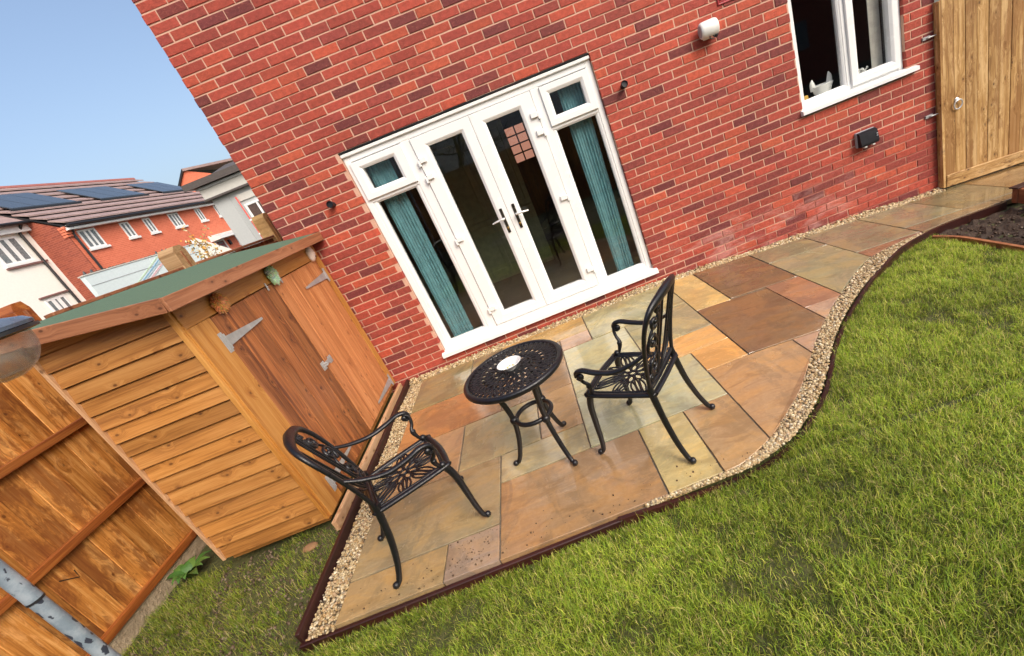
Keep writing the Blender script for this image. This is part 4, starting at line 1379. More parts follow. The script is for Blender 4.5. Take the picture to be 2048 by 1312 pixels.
c1 = make_chair('black cast metal armchair standing beside the gravel and shed doors', (.19, -2.256, .0015), math.radians(27))
c2 = copy_tree(c1, Matrix.Translation((1.555, -2.18, .0015)) @ Matrix.Rotation(math.radians(142), 4, 'Z'))
c2['label'] = 'black cast metal armchair standing nearer the curved gravel border'

TX, TY, TZ = .93, -2.008, .648
tb = thing('bistro_table', (TX, TY, 0), 'round black cast metal bistro table with pierced top', 'table')
MT = Matrix.Translation((TX, TY, 0))
m = MB().lathe([(.272, TZ - .012), (.276, TZ - .026), (.296, TZ - .034), (.305, TZ - .024), (.306, TZ - .008), (.298, TZ + .001), (.284, TZ + .002), (.274, TZ - .003), (.272, TZ - .012)], 64, MT)
top = m.build('table_top', M_IRON, tb, smooth=True, angle=1.2)
l = MB()


def tleaf(a, r0_, r1_, hw, tw, rad=.0060):
    P = []
    for side in (1, -1):
        for i in range(6):
            u = i / 5 if side == 1 else 1 - i / 5
            r = r0_ + (r1_ - r0_) * u
            off = side * hw * max(0, math.sin(math.pi * u)) ** .8
            aa = a + tw * (u - .5)
            P.append((TX + r * math.cos(aa) - off * math.sin(aa), TY + r * math.sin(aa) + off * math.cos(aa), TZ - .006))
    l.tube(P, rad, 5, flat=.8, closed=True)


for r in (.05, .118, .198):
    l.tube([(TX + r * math.cos(a), TY + r * math.sin(a), TZ - .006) for a in np.linspace(0, 2 * math.pi, 49)[:-1]], .0062, 6, flat=.8, closed=True)
for k in range(12): tleaf(k * math.pi / 6, .052, .116, .0095, .25)
for k in range(26): tleaf(k * math.pi / 13, .120, .196, .0085, -.22)
for k in range(44): tleaf(k * math.pi / 22, .200, .272, .0095, .16)
for k in range(44): tleaf((k + .5) * math.pi / 22, .204, .270, .0045, -.14, .0058)
for k in range(26): tleaf((k + .5) * math.pi / 13, .123, .194, .0040, .2, .0056)
for k in range(12): tleaf((k + .5) * math.pi / 6, .054, .114, .0050, -.2, .0056)
for k in range(26): tleaf(k * math.pi / 13, .130, .188, .0022, -.22, .004)
for k in range(12): tleaf(k * math.pi / 6, .058, .110, .0028, .25, .005)
l.lathe([(0, TZ - .012), (.05, TZ - .012), (.05, TZ - .004), (0, TZ - .004)], 24, MT)
l.build('table_lattice', M_IRON, top, smooth=True, angle=1.2)
for k, ang in enumerate((180, -58, 62)):
    a = math.radians(ang)
    p = lambda r, z: (TX + r * math.cos(a), TY + r * math.sin(a), z)
    g = MB()
    P = smoothpts([p(.175, TZ - .02), p(.160, .52), p(.137, .40), p(.132, .30), p(.150, .19), p(.185, .085), p(.215, .028), p(.238, .016)], 5)
    g.tube(P, [.019 - .006 * i / (len(P) - 1) for i in range(len(P))], 9)
    g.ball(p(.240, .019), .0185, 9)
    g.ball(p(.128, .315), .028, 10)
    g.build('leg', M_IRON, tb, smooth=True, angle=1.2)
MB().tube([(TX + .112 * math.cos(a), TY + .112 * math.sin(a), .315) for a in np.linspace(0, 2 * math.pi, 41)[:-1]], .0145, 9, closed=True).build('stretcher_ring', M_IRON, tb, smooth=True, angle=1.2)
MB().lathe([(.178, TZ - .032), (.178, TZ - .020), (.160, TZ - .020), (.160, TZ - .032), (.178, TZ - .032)], 40, MT).build('apron', M_IRON, tb, smooth=True)
bw = thing('dish', (TX - .005, TY - .012, TZ), 'shallow white ceramic dish with blue dots on the bistro table', 'dish')
MBw = Matrix.Translation((TX - .005, TY - .012, TZ + .0005))
MB().lathe([(0, 0), (.030, 0), (.034, .006), (.048, .022), (.070, .036), (.073, .040), (.070, .041), (.046, .027), (.030, .013), (0, .011)], 36, MBw).build('bowl', M_CERAMIC, bw, smooth=True)
m = MB()
for k in range(14):
    a = 2 * math.pi * k / 14
    m.ball((TX - .005 + .0605 * math.cos(a), TY - .012 + .0605 * math.sin(a), TZ + .0352), .0028, 6, (1, 1, .4), (.16, .18, .26))
for k in range(7):
    a = 2 * math.pi * k / 7
    m.ball((TX - .005 + .020 * math.cos(a), TY - .012 + .018 * math.sin(a), TZ + .013), .0075, 6, (1, 1, .3), (.55, .42, .12) if k % 2 else (.35, .40, .16))
m.build('painted_pattern', M_TINT, bw, tint=True)

# ------------------------------------------------------------------ pole and globe at the edge of the frame
po = thing('grey_pole', (-.319, -3.257, -.09), 'grey metal pole speckled with dark spots rising beside the fence', 'pole')
MB().lathe([(.0178, -.15), (.0178, 1.118), (.0, 1.118)], 24, Matrix.Translation((-.319, -3.257, 0))).build('lower_tube', m_pole(), po, origin=(-.319, -3.257, 0), smooth=True)
MB().lathe([(.0, 1.110), (.0195, 1.112), (.0195, 1.122), (.0190, 1.126), (.0190, 1.95), (.0, 1.955)], 24, Matrix.Translation((-.319, -3.257, 0))).build('upper_tube', bpy.data.materials['spotted_grey_metal'], po, origin=(-.319, -3.257, 0), smooth=True)
MB().lathe([(.0202, 1.107), (.0202, 1.114)], 24, Matrix.Translation((-.319, -3.257, 0))).build('joint_ring', M_DARKTRIM, po, smooth=True)
MB().tube(smoothpts([(-.319, -3.257, 1.93), (-.25, -3.26, 2.05), (-.05, -3.25, 2.06), (.07, -3.245, 1.99), (.075, -3.24, 1.93)], 6), .006, 8).build('hook', M_DARKTRIM, po, smooth=True)
gb = thing('globe_feeder', (.078, -3.222, 1.7), 'clear plastic globe with inner cup under a flat dark lid', 'bird feeder')
GC = Matrix.Translation((.078, -3.222, 1.748)) @ Matrix.Scale(.84, 4)
prof = [(.020 + .0, -.098)] + [(.094 * math.sin(t), -.094 * math.cos(t) * 1.06) for t in np.linspace(.25, 1.45, 10)] + [(.094, .026)]
prof2 = [(max(.001, r - .003), z + .002) for r, z in prof[::-1]]
MB().lathe([(0, -.098)] + prof + prof2 + [(0, -.094)], 40, GC).build('globe', m_clear('cloudy_plastic', (.62, .54, .46), .12), gb, smooth=True)
MB().lathe([(0, -.088), (.050, -.084), (.056, -.03), (.054, -.03), (.048, -.080), (0, -.083)], 28, GC).build('inner_cup', m_clear('cup_plastic', (.46, .36, .31), .16), gb, smooth=True)
MB().lathe([(0, .022), (.100, .020), (.112, .024), (.114, .034), (.10, .048), (.03, .070), (0, .072)], 40, GC).build('lid', plain('slate_lid', (.10, .13, .18), .3), gb, smooth=True)
MB().lathe([(.098, .010), (.118, .012), (.118, .022), (.098, .022), (.098, .010)], 40, GC).build('lid_rim', M_DARKTRIM, gb, smooth=True)
MB().tube([(.078, -3.222, 1.80), (.075, -3.24, 1.93)], .003, 6).build('hanger', M_DARKTRIM, gb)

# ------------------------------------------------------------------ buildings beyond the fence


def far_window(parent, plane_x, y0, y1, z0, z1, lights, mull=.09):
    f = MB()
    f.ring((y0, y1, z0, z1), (y0 + .07, y1 - .07, z0 + .07, z1 - .07), 0, .1, .005)
    w = (y1 - y0 - .14) / lights
    for k in range(1, lights):
        c = y0 + .07 + k * w
        f.box(c - mull / 2, c + mull / 2, .004, .1, z0 + .07, z1 - .07)
    f.box(y0 - .06, y1 + .06, -.06, .1, z0 - .09, z0)
    M = Matrix(((0, -1, 0, plane_x + .03), (1, 0, 0, 0), (0, 0, 1, 0), (0, 0, 0, 1)))
    g = MB(); g.add(f.v, f.f, M=M)
    wo = g.build('window', M_PVC, parent)
    p = MB().box(plane_x + .003, plane_x + .010, y0 + .06, y1 - .06, z0 + .06, z1 - .06)
    p.build('pane', M_FARGLASS, wo)


tr = thing('brick_terrace', (-18, 20, -.5), 'orange brick terrace with tiled roof and solar panels beyond the fence', 'house')
Y0, Y1, XF = 15.71, 26.6, -16.0
EZ = 5.31
MB().box(XF - 7.9, XF, Y0 + .02, Y1, -.6, EZ).build('front_wall', M_FARBRICK, tr)
ridge_x, ridge_z = XF - 4.0, 8.12
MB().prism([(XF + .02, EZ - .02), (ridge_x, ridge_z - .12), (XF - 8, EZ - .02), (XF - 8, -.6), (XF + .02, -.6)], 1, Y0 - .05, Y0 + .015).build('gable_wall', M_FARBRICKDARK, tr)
# corbel bricks at the eaves corner
for k in range(4): MB().box(XF - .1 + .02 * k, XF + .08 + .05 * k, Y0 - .10 - .02 * k, Y0 + .3, EZ - .42 + .1 * k, EZ - .34 + .1 * k).build('corbel', M_FARBRICK, tr)
# roof in courses
nc = 9
dxr, dzr = (ridge_x - (XF + .35)) / nc, (ridge_z - (EZ - .02)) / nc
for k in range(nc):
    xa, za = XF + .35 + dxr * k, EZ - .02 + dzr * k
    xb, zb = xa + dxr * 1.08, za + dzr * 1.08
    MB().prism([(xa, za + .15), (xb, zb + .03), (xb, zb - .03), (xa, za + .09)], 1, Y0 - .12, Y1 + .1).build('tile_course', M_ROOFTILE, tr)
MB().prism([(XF + .30, EZ - .04), (ridge_x, ridge_z - .05), (ridge_x, ridge_z - .12), (XF + .30, EZ - .11)], 1, Y0 - .11, Y1 + .09).build('underlay', M_DARKTRIM, tr)
MB().prism([(XF - 8.3, EZ), (ridge_x, ridge_z), (ridge_x, ridge_z - .1), (XF - 8.3, EZ - .1)], 1, Y0 - .12, Y1 + .1).build('rear_roof', M_ROOFTILE, tr)
MB().tube([(ridge_x, Y0 - .12, ridge_z + .02), (ridge_x, Y1 + .1, ridge_z + .02)], .12, 8).build('ridge', plain('ridge_tile', (.34, .12, .10), .7), tr)
MB().box(XF + .08, XF + .30, Y0 - .1, Y1, EZ - .20, EZ - .02).build('fascia', M_PVC, tr)
MB().tube([(XF + .38, Y0 - .12, EZ - .03), (XF + .38, Y1, EZ - .03)], .065, 8).build('gutter', M_DARKTRIM, tr)
MB().tube([(XF + .30, Y0 + .15, EZ - .05), (XF + .09, Y0 + .17, EZ - .35), (XF + .09, Y0 + .17, 2.6), (XF + .09, Y0 + .17, 0)], .045, 8).build('downpipe', M_DARKTRIM, tr)
for (a, b, c, d, l) in ((16.15, 16.99, 4.28, 5.08, 3), (18.27, 18.78, 4.36, 5.08, 2), (19.62, 20.10, 4.36, 5.09, 2), (21.33, 22.10, 4.36, 5.09, 3), (23.46, 23.95, 4.40, 5.10, 2), (25.22, 25.66, 4.44, 5.10, 2)):
    far_window(tr, XF, a, b, c, d, l)
far_window(tr, XF, 25.35, 25.75, 2.62, 3.28, 2)
RS = lambda x: EZ + .03 + (ridge_z - EZ) * (XF + .35 - x) / (XF + .35 - ridge_x) + .19
for (ya, yb_) in ((15.9, 18.75), (20.0, 22.8), (24.1, 26.5)):
    for k in range(3):
        w = (yb_ - ya) / 3
        x0, x1 = XF - 1.25, XF - 2.75
        f_ = MB().prism([(x0, RS(x0)), (x1, RS(x1)), (x1, RS(x1) - .05), (x0, RS(x0) - .05)], 1, ya + k * w + .02, ya + (k + 1) * w - .02)
        f_.build('solar_panel', M_SOLAR, tr)
    MB().prism([(XF - 1.18, RS(XF - 1.18) - .02), (XF - 1.24, RS(XF - 1.24) - .02), (XF - 1.24, RS(XF - 1.24) - .13), (XF - 1.18, RS(XF - 1.18) - .13)], 1, ya - .1, yb_ + .1).build('panel_skirt', M_DARKTRIM, tr)
MB().prism([(XF, 3.52), (XF + .65, 3.36), (XF + .65, 3.18), (XF, 3.18)], 1, 23.1, 25.4).build('porch', M_PVC, tr)
dd = MB().box(XF + .005, XF + .05, 23.35, 24.05, 1.4, 3.12).build('front_door', M_MAROON, tr)
MB().ring((23.25, 24.15, 1.3, 3.17), (23.36, 24.04, 1.4, 3.10), 0, .06, .004)
g = MB(); f = MB().ring((23.25, 24.15, 1.3, 3.17), (23.36, 24.04, 1.4, 3.10), 0, .06, .004)
g.add(f.v, f.f, M=Matrix(((0, -1, 0, XF + .065), (1, 0, 0, 0), (0, 0, 1, 0), (0, 0, 0, 1)))); g.build('door_surround', M_PVC, tr)
for z in (2.55, 2.75, 2.95): MB().box(XF + .0505, XF + .056, 23.50, 23.90, z, z + .10).build('door_pane', M_FARGLASS, tr)
MB().box(XF + .01, XF + .10, 24.45, 24.62, 2.75, 3.05).build('wall_lamp', M_DARKTRIM, tr)

wh = thing('white_house', (-20, 13, -.5), 'white rendered house with dark gutter next to orange brick terrace', 'house')
XW = -17.15
MB().box(XW - 6.8, XW, 8.5, Y0 - .055, -.6, 5.95).build('front_wall', M_RENDER, wh)
MB().box(XW + .003, XW + .20, 8.5, Y0 - .06, 5.58, 5.88).build('fascia', M_PVC, wh)
MB().prism([(XW + .35, 5.9), (XW - 2.9, 8.2), (XW - 2.9, 8.05), (XW + .35, 5.80)], 1, 8.4, Y0 - .13).build('roof', M_ROOFTILE, wh)
MB().tube([(XW + .38, 8.4, 5.87), (XW + .38, Y0 - .1, 5.87)], .065, 8).build('gutter', M_DARKTRIM, wh)
MB().tube([(XW + .30, Y0 - .35, 5.85), (XW + .07, Y0 - .42, 5.55), (XW + .07, Y0 - .42, 0)], .05, 8).build('downpipe', M_DARKTRIM, wh)
far_window(wh, XW, 14.02, 15.10, 4.52, 5.50, 3, .14)
far_window(wh, XW, 14.22, 15.02, 2.30, 3.00, 3, .14)
for (a, b, z) in ((13.9, 15.35, 5.60), (13.95, 15.45, 4.36), (14.1, 15.30, 3.08)):
    MB().box(XW + .003, XW + .09, a, b, z, z + .06).build('string_course', plain('brown_string', (.20, .10, .09), .7), wh)
k = RS
for i in range(2):
    MB().prism([(XW - .15, 6.42), (XW - 1.4, 7.30), (XW - 1.4, 7.22), (XW - .15, 6.34)], 1, 12.9 + i * 1.15, 14.0 + i * 1.15).build('solar_panel', M_SOLAR, wh)

gh = thing('grey_house', (-6, 15, -.5), 'pale grey clad house with brown roof edge beside the brick corner', 'house')
YG = 14.0
for k in range(9):                                                    # upright cladding sheets
    x0 = -9.32 + k * .62
    MB().box(x0, x0 + .612, YG, YG + .12, -.6, 3.98).build('cladding_panel', M_CLAD, gh)
MB().box(-9.30, -3.6, YG + .121, YG + 6, -.6, 3.97).build('core_wall', M_CLAD, gh)
MB().box(-9.44, -3.5, YG - .22, YG + .3, 3.985, 4.06, .01).build('ledge', M_BROWNROOF, gh)
MB().box(-9.46, -3.5, YG - .10, YG + 6, 4.062, 4.50).build('upper_band', M_CLADLIGHT, gh)
MB().box(-9.52, -3.5, YG - .16, YG - .105, 4.40, 4.47).build('trim_strip', M_CLAD, gh)
MB().prism([(YG - .30, 4.52), (YG + 3.0, 5.4), (YG + 6.2, 4.52)], 0, -9.75, -3.4).build('roof', M_BROWNROOF, gh)
MB().box(-9.78, -3.4, YG - .34, YG - .305, 4.50, 4.72).build('eaves_board', M_BROWNROOF, gh)
MB().box(-8.42, -7.35, YG - .05, YG - .002, 3.60, 3.84).build('window_hood', M_CLADLIGHT, gh)
w_ = MB().ring((-8.36, -7.4, 2.62, 3.46), (-8.28, -7.48, 2.70, 3.38), YG - .06, YG - .003, .01).box(-7.93, -7.86, YG - .055, YG - .003, 2.70, 3.38).build('window', M_PVC, gh)
MB().box(-8.29, -7.47, YG - .03, YG - .004, 2.69, 3.39).build('pane', plain('brown_pane', (.10, .07, .06), .2), w_)
MB().box(-8.38, -7.38, YG - .035, YG - .003, 1.5, 2.60).build('dark_doorway', M_DARKTRIM, gh)
rp = thing('red_rail', (-8.2, YG - .25, 0), 'slim red sloping rail standing before the grey house', 'rail')
MB().tube([(-8.42, YG - .14, 3.78), (-8.16, YG - .55, 1.75)], .028, 8).build('rail', M_REDPAINT, rp)
for s in (.45, .72): MB().ball((-8.42 + .26 * s, YG - .15 - .41 * s, 3.78 - 2.03 * s), .045, 8).build('clip', M_WHITEPLASTIC, rp)

fg = thing('far_gable_house', (-26, 46, -.5), 'distant brick gable with dark verge above the grey house', 'house')
MB().prism([(-29.4, -.6), (-29.4, 9.9), (-28.0, 11.05), (-24.0, 9.0), (-24.0, -.6)], 1, 45, 45.3).build('gable_wall', M_FARBRICK, fg)
MB().prism([(-29.55, 9.75), (-28.0, 11.25), (-28.0, 11.02), (-29.5, 9.6)], 1, 44.8, 52).build('verge', M_DARKTRIM, fg)
MB().prism([(-28.0, 11.25), (-22.5, 10.4), (-22.5, 10.2), (-28.0, 11.02)], 1, 44.8, 52).build('roof', M_ROOFTILE, fg)

# pale hoarding with coloured stripes
vn = thing('hoarding', (-9.0, 9, -.5), 'pale blue hoarding wall with thin slanting coloured stripes behind the fence', 'hoarding')
XV = -9.0
for k in range(2):
    y0 = 7.22 + k * 2.05
    MB().box(XV - .10, XV, y0, y0 + 2.044, -.6, 2.68, .006).build('panel', M_VAN, vn)
MB().box(XV - .115, XV + .015, 7.20, 11.34, 2.682, 2.712, .004).build('top_rail', M_CLADLIGHT, vn)
for z in (2.42, 2.14): MB().box(XV + .001, XV + .006, 7.225, 11.31, z, z + .014).build('seam', M_GREYPLASTIC, vn)
for j, (y, w, col) in enumerate(((8.05, .05, (.55, .74, .48)), (8.22, .07, (.22, .44, .62)), (8.36, .035, (.40, .55, .66)), (8.52, .05, (.74, .42, .46)), (8.60, .03, (.80, .62, .62)))):
    MB().prism([(y, 2.02), (y + w, 2.02), (y + w + 1.50, 2.64), (y + 1.50, 2.64)], 0, XV + .007, XV + .011 + .001 * j, col=col).build('stripe', M_TINT, vn, tint=True)
MB().prism([(11.35, -.6), (11.35, 2.85), (11.5, 2.85), (12.9, 2.12), (12.9, -.6)], 0, XV - .10, XV).build('end_panel', M_RENDER, vn)
m = MB()
for _ in range(60):
    m.ball((XV - random.uniform(.0, .09), random.uniform(7.22, 11.2), 2.715), random.uniform(.012, .030), 6, (1, 1.6, .7))
props(m.build('debris', plain('roof_debris', (.09, .07, .05), .9), vn), kind='stuff')
for y in (7.35, 7.55, 9.70, 9.95, 10.1):
    MB().tube([(XV - .05, y, 2.71), (XV - .05, y + .02, 2.80)], [.040, .012], 6).build('lug', M_DARKTRIM, vn)

# unseen rear fence and house opposite, added only for the panes to mirror
rf = thing('garden_fence', (2, -9, -.1), 'unseen rear garden fence added for the patio door glass to mirror', 'fence')
for k in range(60):
    beam('fence_board', (-6 + k * .25, -9.0 + .01 * (k % 2), -.4), (-6 + k * .25, -9.0 + .01 * (k % 2), 1.78), .247, .016, M_FENCE, rf, side=(1, 0, 0))  # boards of the added unseen rear fence
beam('cap_rail', (-6.1, -9, 1.80), (8.9, -9, 1.80), .04, .06, M_FENCERAIL, rf)  # cap of the added unseen rear fence
oh = thing('added_house_opposite', (2, -22, -.5), 'unseen dark brick house added opposite for the window panes to mirror', 'house')
MB().box(-40, 60, -26, -19, -.6, 6.4).build('added_brick_wall', M_FARBRICKDARK, oh)
MB().box(-9, 6.5, -18.99, -18.93, -.6, 6.3).build('added_pale_bay', M_RENDER, oh)  # pale bay added to lighten what the patio doors mirror
MB().prism([(-18.6, 6.35), (-22.5, 10.2), (-26.4, 6.35)], 0, -40.4, 60.4).build('roof', M_BROWNROOF, oh)  # roof of the added house opposite
for x in (-9, -3, 4, 11, 16):
    for z in (1.0, 3.9):
        MB().box(x, x + 1.3, -18.925, -18.90, z, z + 1.25).build('pane', M_FARGLASS, oh)  # panes of the added house opposite

bt = thing('added_bare_tree', (-.4, -12.5, -.2), 'unseen bare tree added for the small top panes to mirror', 'tree')  # unseen tree, added behind the camera for the panes to mirror
m = MB(); rt = random.Random(5)


def branch(p, d, L, r, n):
    q = p + d * L
    m.tube([p, p.lerp(q, .5) + V((rt.uniform(-.05, .05), rt.uniform(-.05, .05), 0)) * L, q], [r, r * .85, r * .68], 5)
    if n:
        for _ in range(3 if n > 1 else 4):
            e = (d + V((rt.gauss(0, .55), rt.gauss(0, .55), rt.gauss(.1, .35)))).normalized()
            branch(q, e, L * rt.uniform(.62, .82), r * .62, n - 1)


branch(V((-.4, -12.5, -.3)), V((.03, 0, 1)).normalized(), 1.9, .11, 5)
m.build('trunk', plain('added_tree_bark', (.05, .04, .03), .9), bt)

# young tree with orange and cream leaves
st = thing('young_tree', (-7.0, 8.5, -.5), 'young tree with orange and cream leaves beyond the shed roof', 'tree')
m = MB()
m.tube([(-7.0, 8.55, -.6), (-7.0, 8.52, 1.5), (-7.0, 8.45, 2.4), (-7.0, 8.30, 2.95)], [.035, .028, .014, .004], 6)
brs = []
for k in range(9):
    z = 1.75 + .09 * k
    a = k * 2.4
    e = V((-7.0 + .28 * math.cos(a), 8.50 + .34 * math.sin(a), z + .25))
    m.tube([(-7.0, 8.5, z), tuple(e)], [.008, .003], 5)
    brs.append((V((-7.0, 8.5, z)), e))
m.build('trunk', M_POST, st)
m = MB()
for k in range(240):
    s_, e = random.choice(brs)
    if random.random() < .14:
        c = V((-7.0, random.uniform(8.26, 8.46), 0)); c.z = 2.3 + (8.46 - c.y) * 3.0 + random.uniform(-.1, .1); c.x += random.uniform(-.05, .05)
    else:
        c = s_.lerp(e, random.uniform(.3, 1.15)) + V((random.gauss(0, .05), random.gauss(0, .06), random.gauss(0, .06)))
    d = V((random.gauss(0, 1), random.gauss(0, 1), random.gauss(0, 1))).normalized()
    t2 = d.orthogonal().normalized()
    L, W = random.uniform(.03, .055), random.uniform(.015, .026)
    col = random.choice([(.55, .24, .03), (.62, .33, .06), (.60, .42, .14), (.66, .56, .34), (.30, .24, .05)])
    m.add([c - d * L, c + t2 * W, c + d * L, c - t2 * W], [(0, 1, 2, 3)], col)
m.build('crown', M_LEAF, st, tint=True)

# ------------------------------------------------------------------ grass


def inside_main(x, y):
    if y < -2.700: return True
    if x < 1.2: return False
    if x > 4.58 - .02 and y > -2.6: return False
    # right of / below the curved edging
    best = None
    for i in range(len(OUTER) - 1):
        a, b = OUTER[i], OUTER[i + 1]
        if a.y <= y < b.y or b.y <= y < a.y:
            t = (y - a.y) / (b.y - a.y); xx = a.x + (b.x - a.x) * t
            best = xx if best is None else max(best, xx)
    if best is None: return y < -2.70
    return x > best + .020


def grass(name, pts, hmin, hmax, width, label, straw, tilt=.9, bright=1.0):
    pts = np.array(pts)
    n = len(pts)
    h = RNG.uniform(hmin, hmax, n) * (0.7 + 0.6 * pts[:, 3])
    a = RNG.uniform(0, 2 * np.pi, n)
    cl = np.sin(pts[:, 0] * 5.3 + 1.7 * np.sin(pts[:, 1] * 4.1)) * .8 + 1.1
    a = np.where(RNG.random(n) < .22, cl + RNG.normal(0, .9, n), a)
    lean = RNG.uniform(.25, 1.0, n) * tilt
    w = width * RNG.uniform(.6, 1.25, n)
    d = np.stack([np.cos(a), np.sin(a), np.zeros(n)], 1)
    sd = np.stack([-np.sin(a), np.cos(a), np.zeros(n)], 1)
    tw = RNG.uniform(-.8, .8, n)
    sd = sd * np.cos(tw)[:, None] + np.array([0, 0, 1.0]) * np.sin(tw)[:, None] * .5
    p0 = pts[:, :3]
    up = np.array([0, 0, 1.0])
    p1 = p0 + up * (h * .55)[:, None] * (1 - .25 * lean)[:, None] + d * (h * .28 * lean)[:, None]
    p2 = p1 + up * (h * .40 * (1 - .85 * lean))[:, None] + d * (h * .62 * lean)[:, None]
    verts = np.stack([p0 - sd * (w / 2)[:, None], p0 + sd * (w / 2)[:, None], p1 - sd * (w * .42)[:, None], p1 + sd * (w * .42)[:, None], p2], 1)
    tri = np.array([(0, 1, 3), (0, 3, 2), (2, 3, 4)])
    tris = (tri[None] + (np.arange(n) * 5)[:, None, None]).reshape(-1, 3)
    pal = np.array([(.255, .350, .034), (.345, .410, .042), (.175, .280, .028), (.470, .460, .085), (.120, .165, .020), (.50, .41, .16)])
    pr = np.array([.30, .27, .17, .12 , .10, straw]); pr = pr / pr.sum()
    col = pal[RNG.choice(6, n, p=pr)] * RNG.uniform(.8, 1.2, (n, 1))
    patch = .5 + .5 * np.sin(pts[:, 0] * 3.1 + 2.2 * np.sin(pts[:, 1] * 2.7)) * np.sin(pts[:, 1] * 4.3 + 1.3)
    col = col * ((0.80 + .30 * patch) * bright)[:, None]
    o = fast_mesh(name, verts.reshape(-1, 3), tris, np.repeat(col, 3, 0), M_GRASS)
    return props(o, label, 'grass')


def vnoise(x, y, s, seed):
    r = np.random.default_rng(seed); G = r.random((64, 64))
    fx, fy = x * s + 100, y * s + 100
    ix, iy = np.floor(fx).astype(int), np.floor(fy).astype(int)
    tx, ty = fx - ix, fy - iy
    tx, ty = tx * tx * (3 - 2 * tx), ty * ty * (3 - 2 * ty)
    g = lambda i, j: G[i % 64, j % 64]
    return (g(ix, iy) * (1 - tx) + g(ix + 1, iy) * tx) * (1 - ty) + (g(ix, iy + 1) * (1 - tx) + g(ix + 1, iy + 1) * tx) * ty


# candidate points in tufts; kept where the lawn grows
def scatter(x0, x1, y0, y1, dens, keep, zoff=0.0, thin=.35):
    A = (x1 - x0) * (y1 - y0)
    nt = int(A * dens / 7)
    tx, ty = RNG.uniform(x0, x1, nt), RNG.uniform(y0, y1, nt)
    X = (tx[:, None] + RNG.normal(0, .016, (nt, 7))).ravel(); Y = (ty[:, None] + RNG.normal(0, .016, (nt, 7))).ravel()
    den = .40 * vnoise(X, Y, 3.1, 5) + .60 * vnoise(X, Y, 11.0, 6)
    ok = RNG.random(len(X)) < np.clip((den - thin + .24) / .26, .20, 1.0)
    X, Y, den = X[ok], Y[ok], den[ok]
    out = []
    for x, y, d in zip(X.tolist(), Y.tolist(), den.tolist()):
        if keep(x, y): out.append((x, y, zl(x, y) - .004 + zoff, min(1.0, d)))
    return out


pm = scatter(-.6, 1.6, -3.75, -2.69, 36000, inside_main, thin=.30) + scatter(1.6, 4.6, -3.95, -.88, 32000, inside_main, thin=.30)
grass('lawn_grass', pm, .018, .040, .0026, 'bright green lawn grass beyond the curved timber edging', .10, bright=.64)
pl_ = scatter(-.6, 1.6, -3.75, -2.70, 26000, inside_main, thin=.46) + scatter(1.6, 4.6, -3.95, -.88, 23000, inside_main, thin=.46)
grass('long_grass', pl_, .032, .068, .0022, 'longer pale green blades lying across the lawn', .12, tilt=1.0, bright=1.62)
ps = scatter(-1.88, -.505, -3.3, -1.80, 22000, lambda x, y: y < -1.86 - .05 * math.sin(x * 9) or x < -1.42, thin=.60)
grass('side_grass', ps, .024, .078, .0026, 'rough patchy grass between fence shed and dark edging', .16)
# long blades hanging over the front edging
pe = [(random.uniform(-.45, 4.4), 0, 0, random.random()) for _ in range(2600)]
pts = []
for x, _, _, d in pe:
    C = curve_at(OUTER, random.random()) if random.random() < .55 else V((random.uniform(-.5, 1.3), -2.69, 0))
    if C.x > 4.5: continue
    y = C.y - .035 - random.random() * .03
    xx = C.x + (random.uniform(.03, .05) if C.y > -2.5 else 0)
    if inside_main(xx, y): pts.append((xx, y, zl(xx, y) - .004, d))
grass('edge_grass', pts, .04, .085, .0032, 'longer grass blades brushing the dark timber edging', .12, tilt=.7)
# soil crumbs where the side grass is thin
n = 1500
X, Y = RNG.uniform(-1.85, -.51, n), RNG.uniform(-2.9, -1.82, n)
ctr = np.stack([X, Y, np.array([zl(x, y) for x, y in zip(X, Y)]) + .003], 1)
vv = ICO[None] * (RNG.uniform(.004, .013, (n, 1, 1))) * RNG.uniform(.6, 1.2, (n, 12, 1)) + ctr[:, None]
tt = (ICF[None] + (np.arange(n) * 12)[:, None, None]).reshape(-1, 3)
cc = np.array([(.07, .045, .025), (.13, .09, .055), (.20, .15, .10)])[RNG.choice(3, n, p=[.5, .35, .15])]
props(fast_mesh('soil_crumbs', vv.reshape(-1, 3), tt, np.repeat(cc, 20, 0), M_GRAVEL), 'loose soil crumbs scattered through thin grass by shed', 'soil')
n = 250
X = np.concatenate([RNG.uniform(.285, .565, 110), RNG.uniform(-.25, .9, 90), RNG.uniform(.9, 2.0, 50)])
Y = np.concatenate([RNG.uniform(-2.64, -2.44, 110), -2.65 + np.abs(RNG.normal(0, .09, 90)), -2.64 + np.abs(RNG.normal(0, .06, 50))])
ctr = np.stack([X, Y, np.full(n, .0025)], 1)
vv = ICO[None] * (RNG.gamma(1.6, .0013, (n, 1, 1)).clip(.001, .006)) * RNG.uniform(.6, 1.3, (n, 12, 1)) + ctr[:, None]
tt = (ICF[None] + (np.arange(n) * 12)[:, None, None]).reshape(-1, 3)
cc = np.array([(.07, .036, .016), (.11, .065, .03)])[RNG.choice(2, n)]
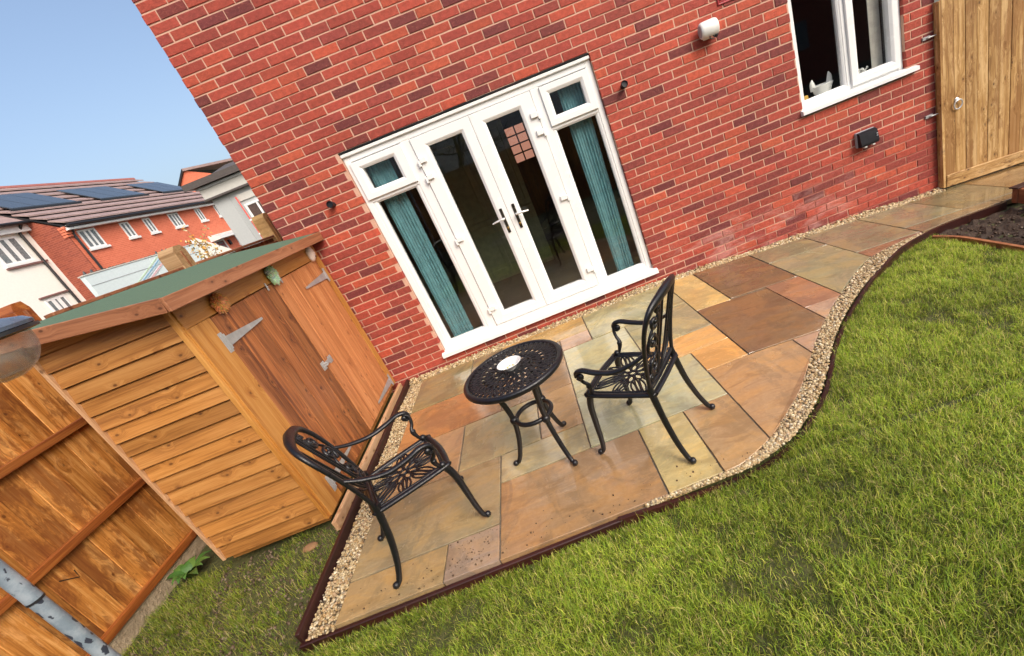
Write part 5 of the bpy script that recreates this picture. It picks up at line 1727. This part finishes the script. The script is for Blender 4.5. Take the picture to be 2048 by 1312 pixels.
props(fast_mesh('dirt_specks', vv.reshape(-1, 3), tt, np.repeat(cc, 20, 0), M_GRAVEL), 'dark dirt specks splashed on the front paving flags', 'dirt')
# clods and stones in the dark bed
n = 900
X, Y = RNG.uniform(4.66, 6.6, n), RNG.uniform(-1.9, -.95, n)
ctr = np.stack([X, Y, np.array([zl(x, y) for x, y in zip(X, Y)]) + .016], 1)
vv = ICO[None] * (RNG.uniform(.004, .014, (n, 1, 1))) * RNG.uniform(.6, 1.2, (n, 12, 1)) + ctr[:, None]
tt = (ICF[None] + (np.arange(n) * 12)[:, None, None]).reshape(-1, 3)
cc = np.array([(.040, .022, .011), (.075, .044, .024), (.22, .17, .12)])[RNG.choice(3, n, p=[.65, .31, .04])]
props(fast_mesh('soil_clods', vv.reshape(-1, 3), tt, np.repeat(cc, 20, 0), M_GRAVEL), 'dark clods and pale stones on the soil bed', 'soil')
# earth clod
m = MB().ball((-.77, -1.96, -.035), 1, 10, (.055, .035, .022))
props(m.build('clod', plain('dry_earth', (.24, .13, .06), .9, bump=.8, bscale=60), smooth=True), 'dry brown clod of earth in the grass beside the shed edging', 'clod')
# weed at the foot of the fence
wd = thing('weed', (-1.74, -1.76, -.06), 'leafy green weed at the foot of the fence by the shed', 'weed')
for k in range(11):
    a = k * 2.399; L = random.uniform(.09, .17)
    d = V((math.cos(a), math.sin(a), 0)); s_ = V((-d.y, d.x, 0)); b = V((-1.74, -1.76, -.055))
    m = MB()
    rows = []
    for i in range(6):
        u = i / 5
        c = b + d * (L * u) + V((0, 0, .085 * math.sin(u * 2.3)))
        w_ = .030 * math.sin(math.pi * min(1, u * .9 + .08)) ** .9
        rows += [c - s_ * w_ + V((0, 0, .006)), c, c + s_ * w_ + V((0, 0, .006))]
    m.add(rows, [(i * 3 + j, i * 3 + j + 1, i * 3 + j + 4, i * 3 + j + 3) for i in range(5) for j in (0, 1)], random.choice([(.05, .13, .022), (.07, .16, .028), (.09, .17, .03), (.06, .11, .02)]))
    m.build('leaf', M_LEAF, wd, tint=True, smooth=True)
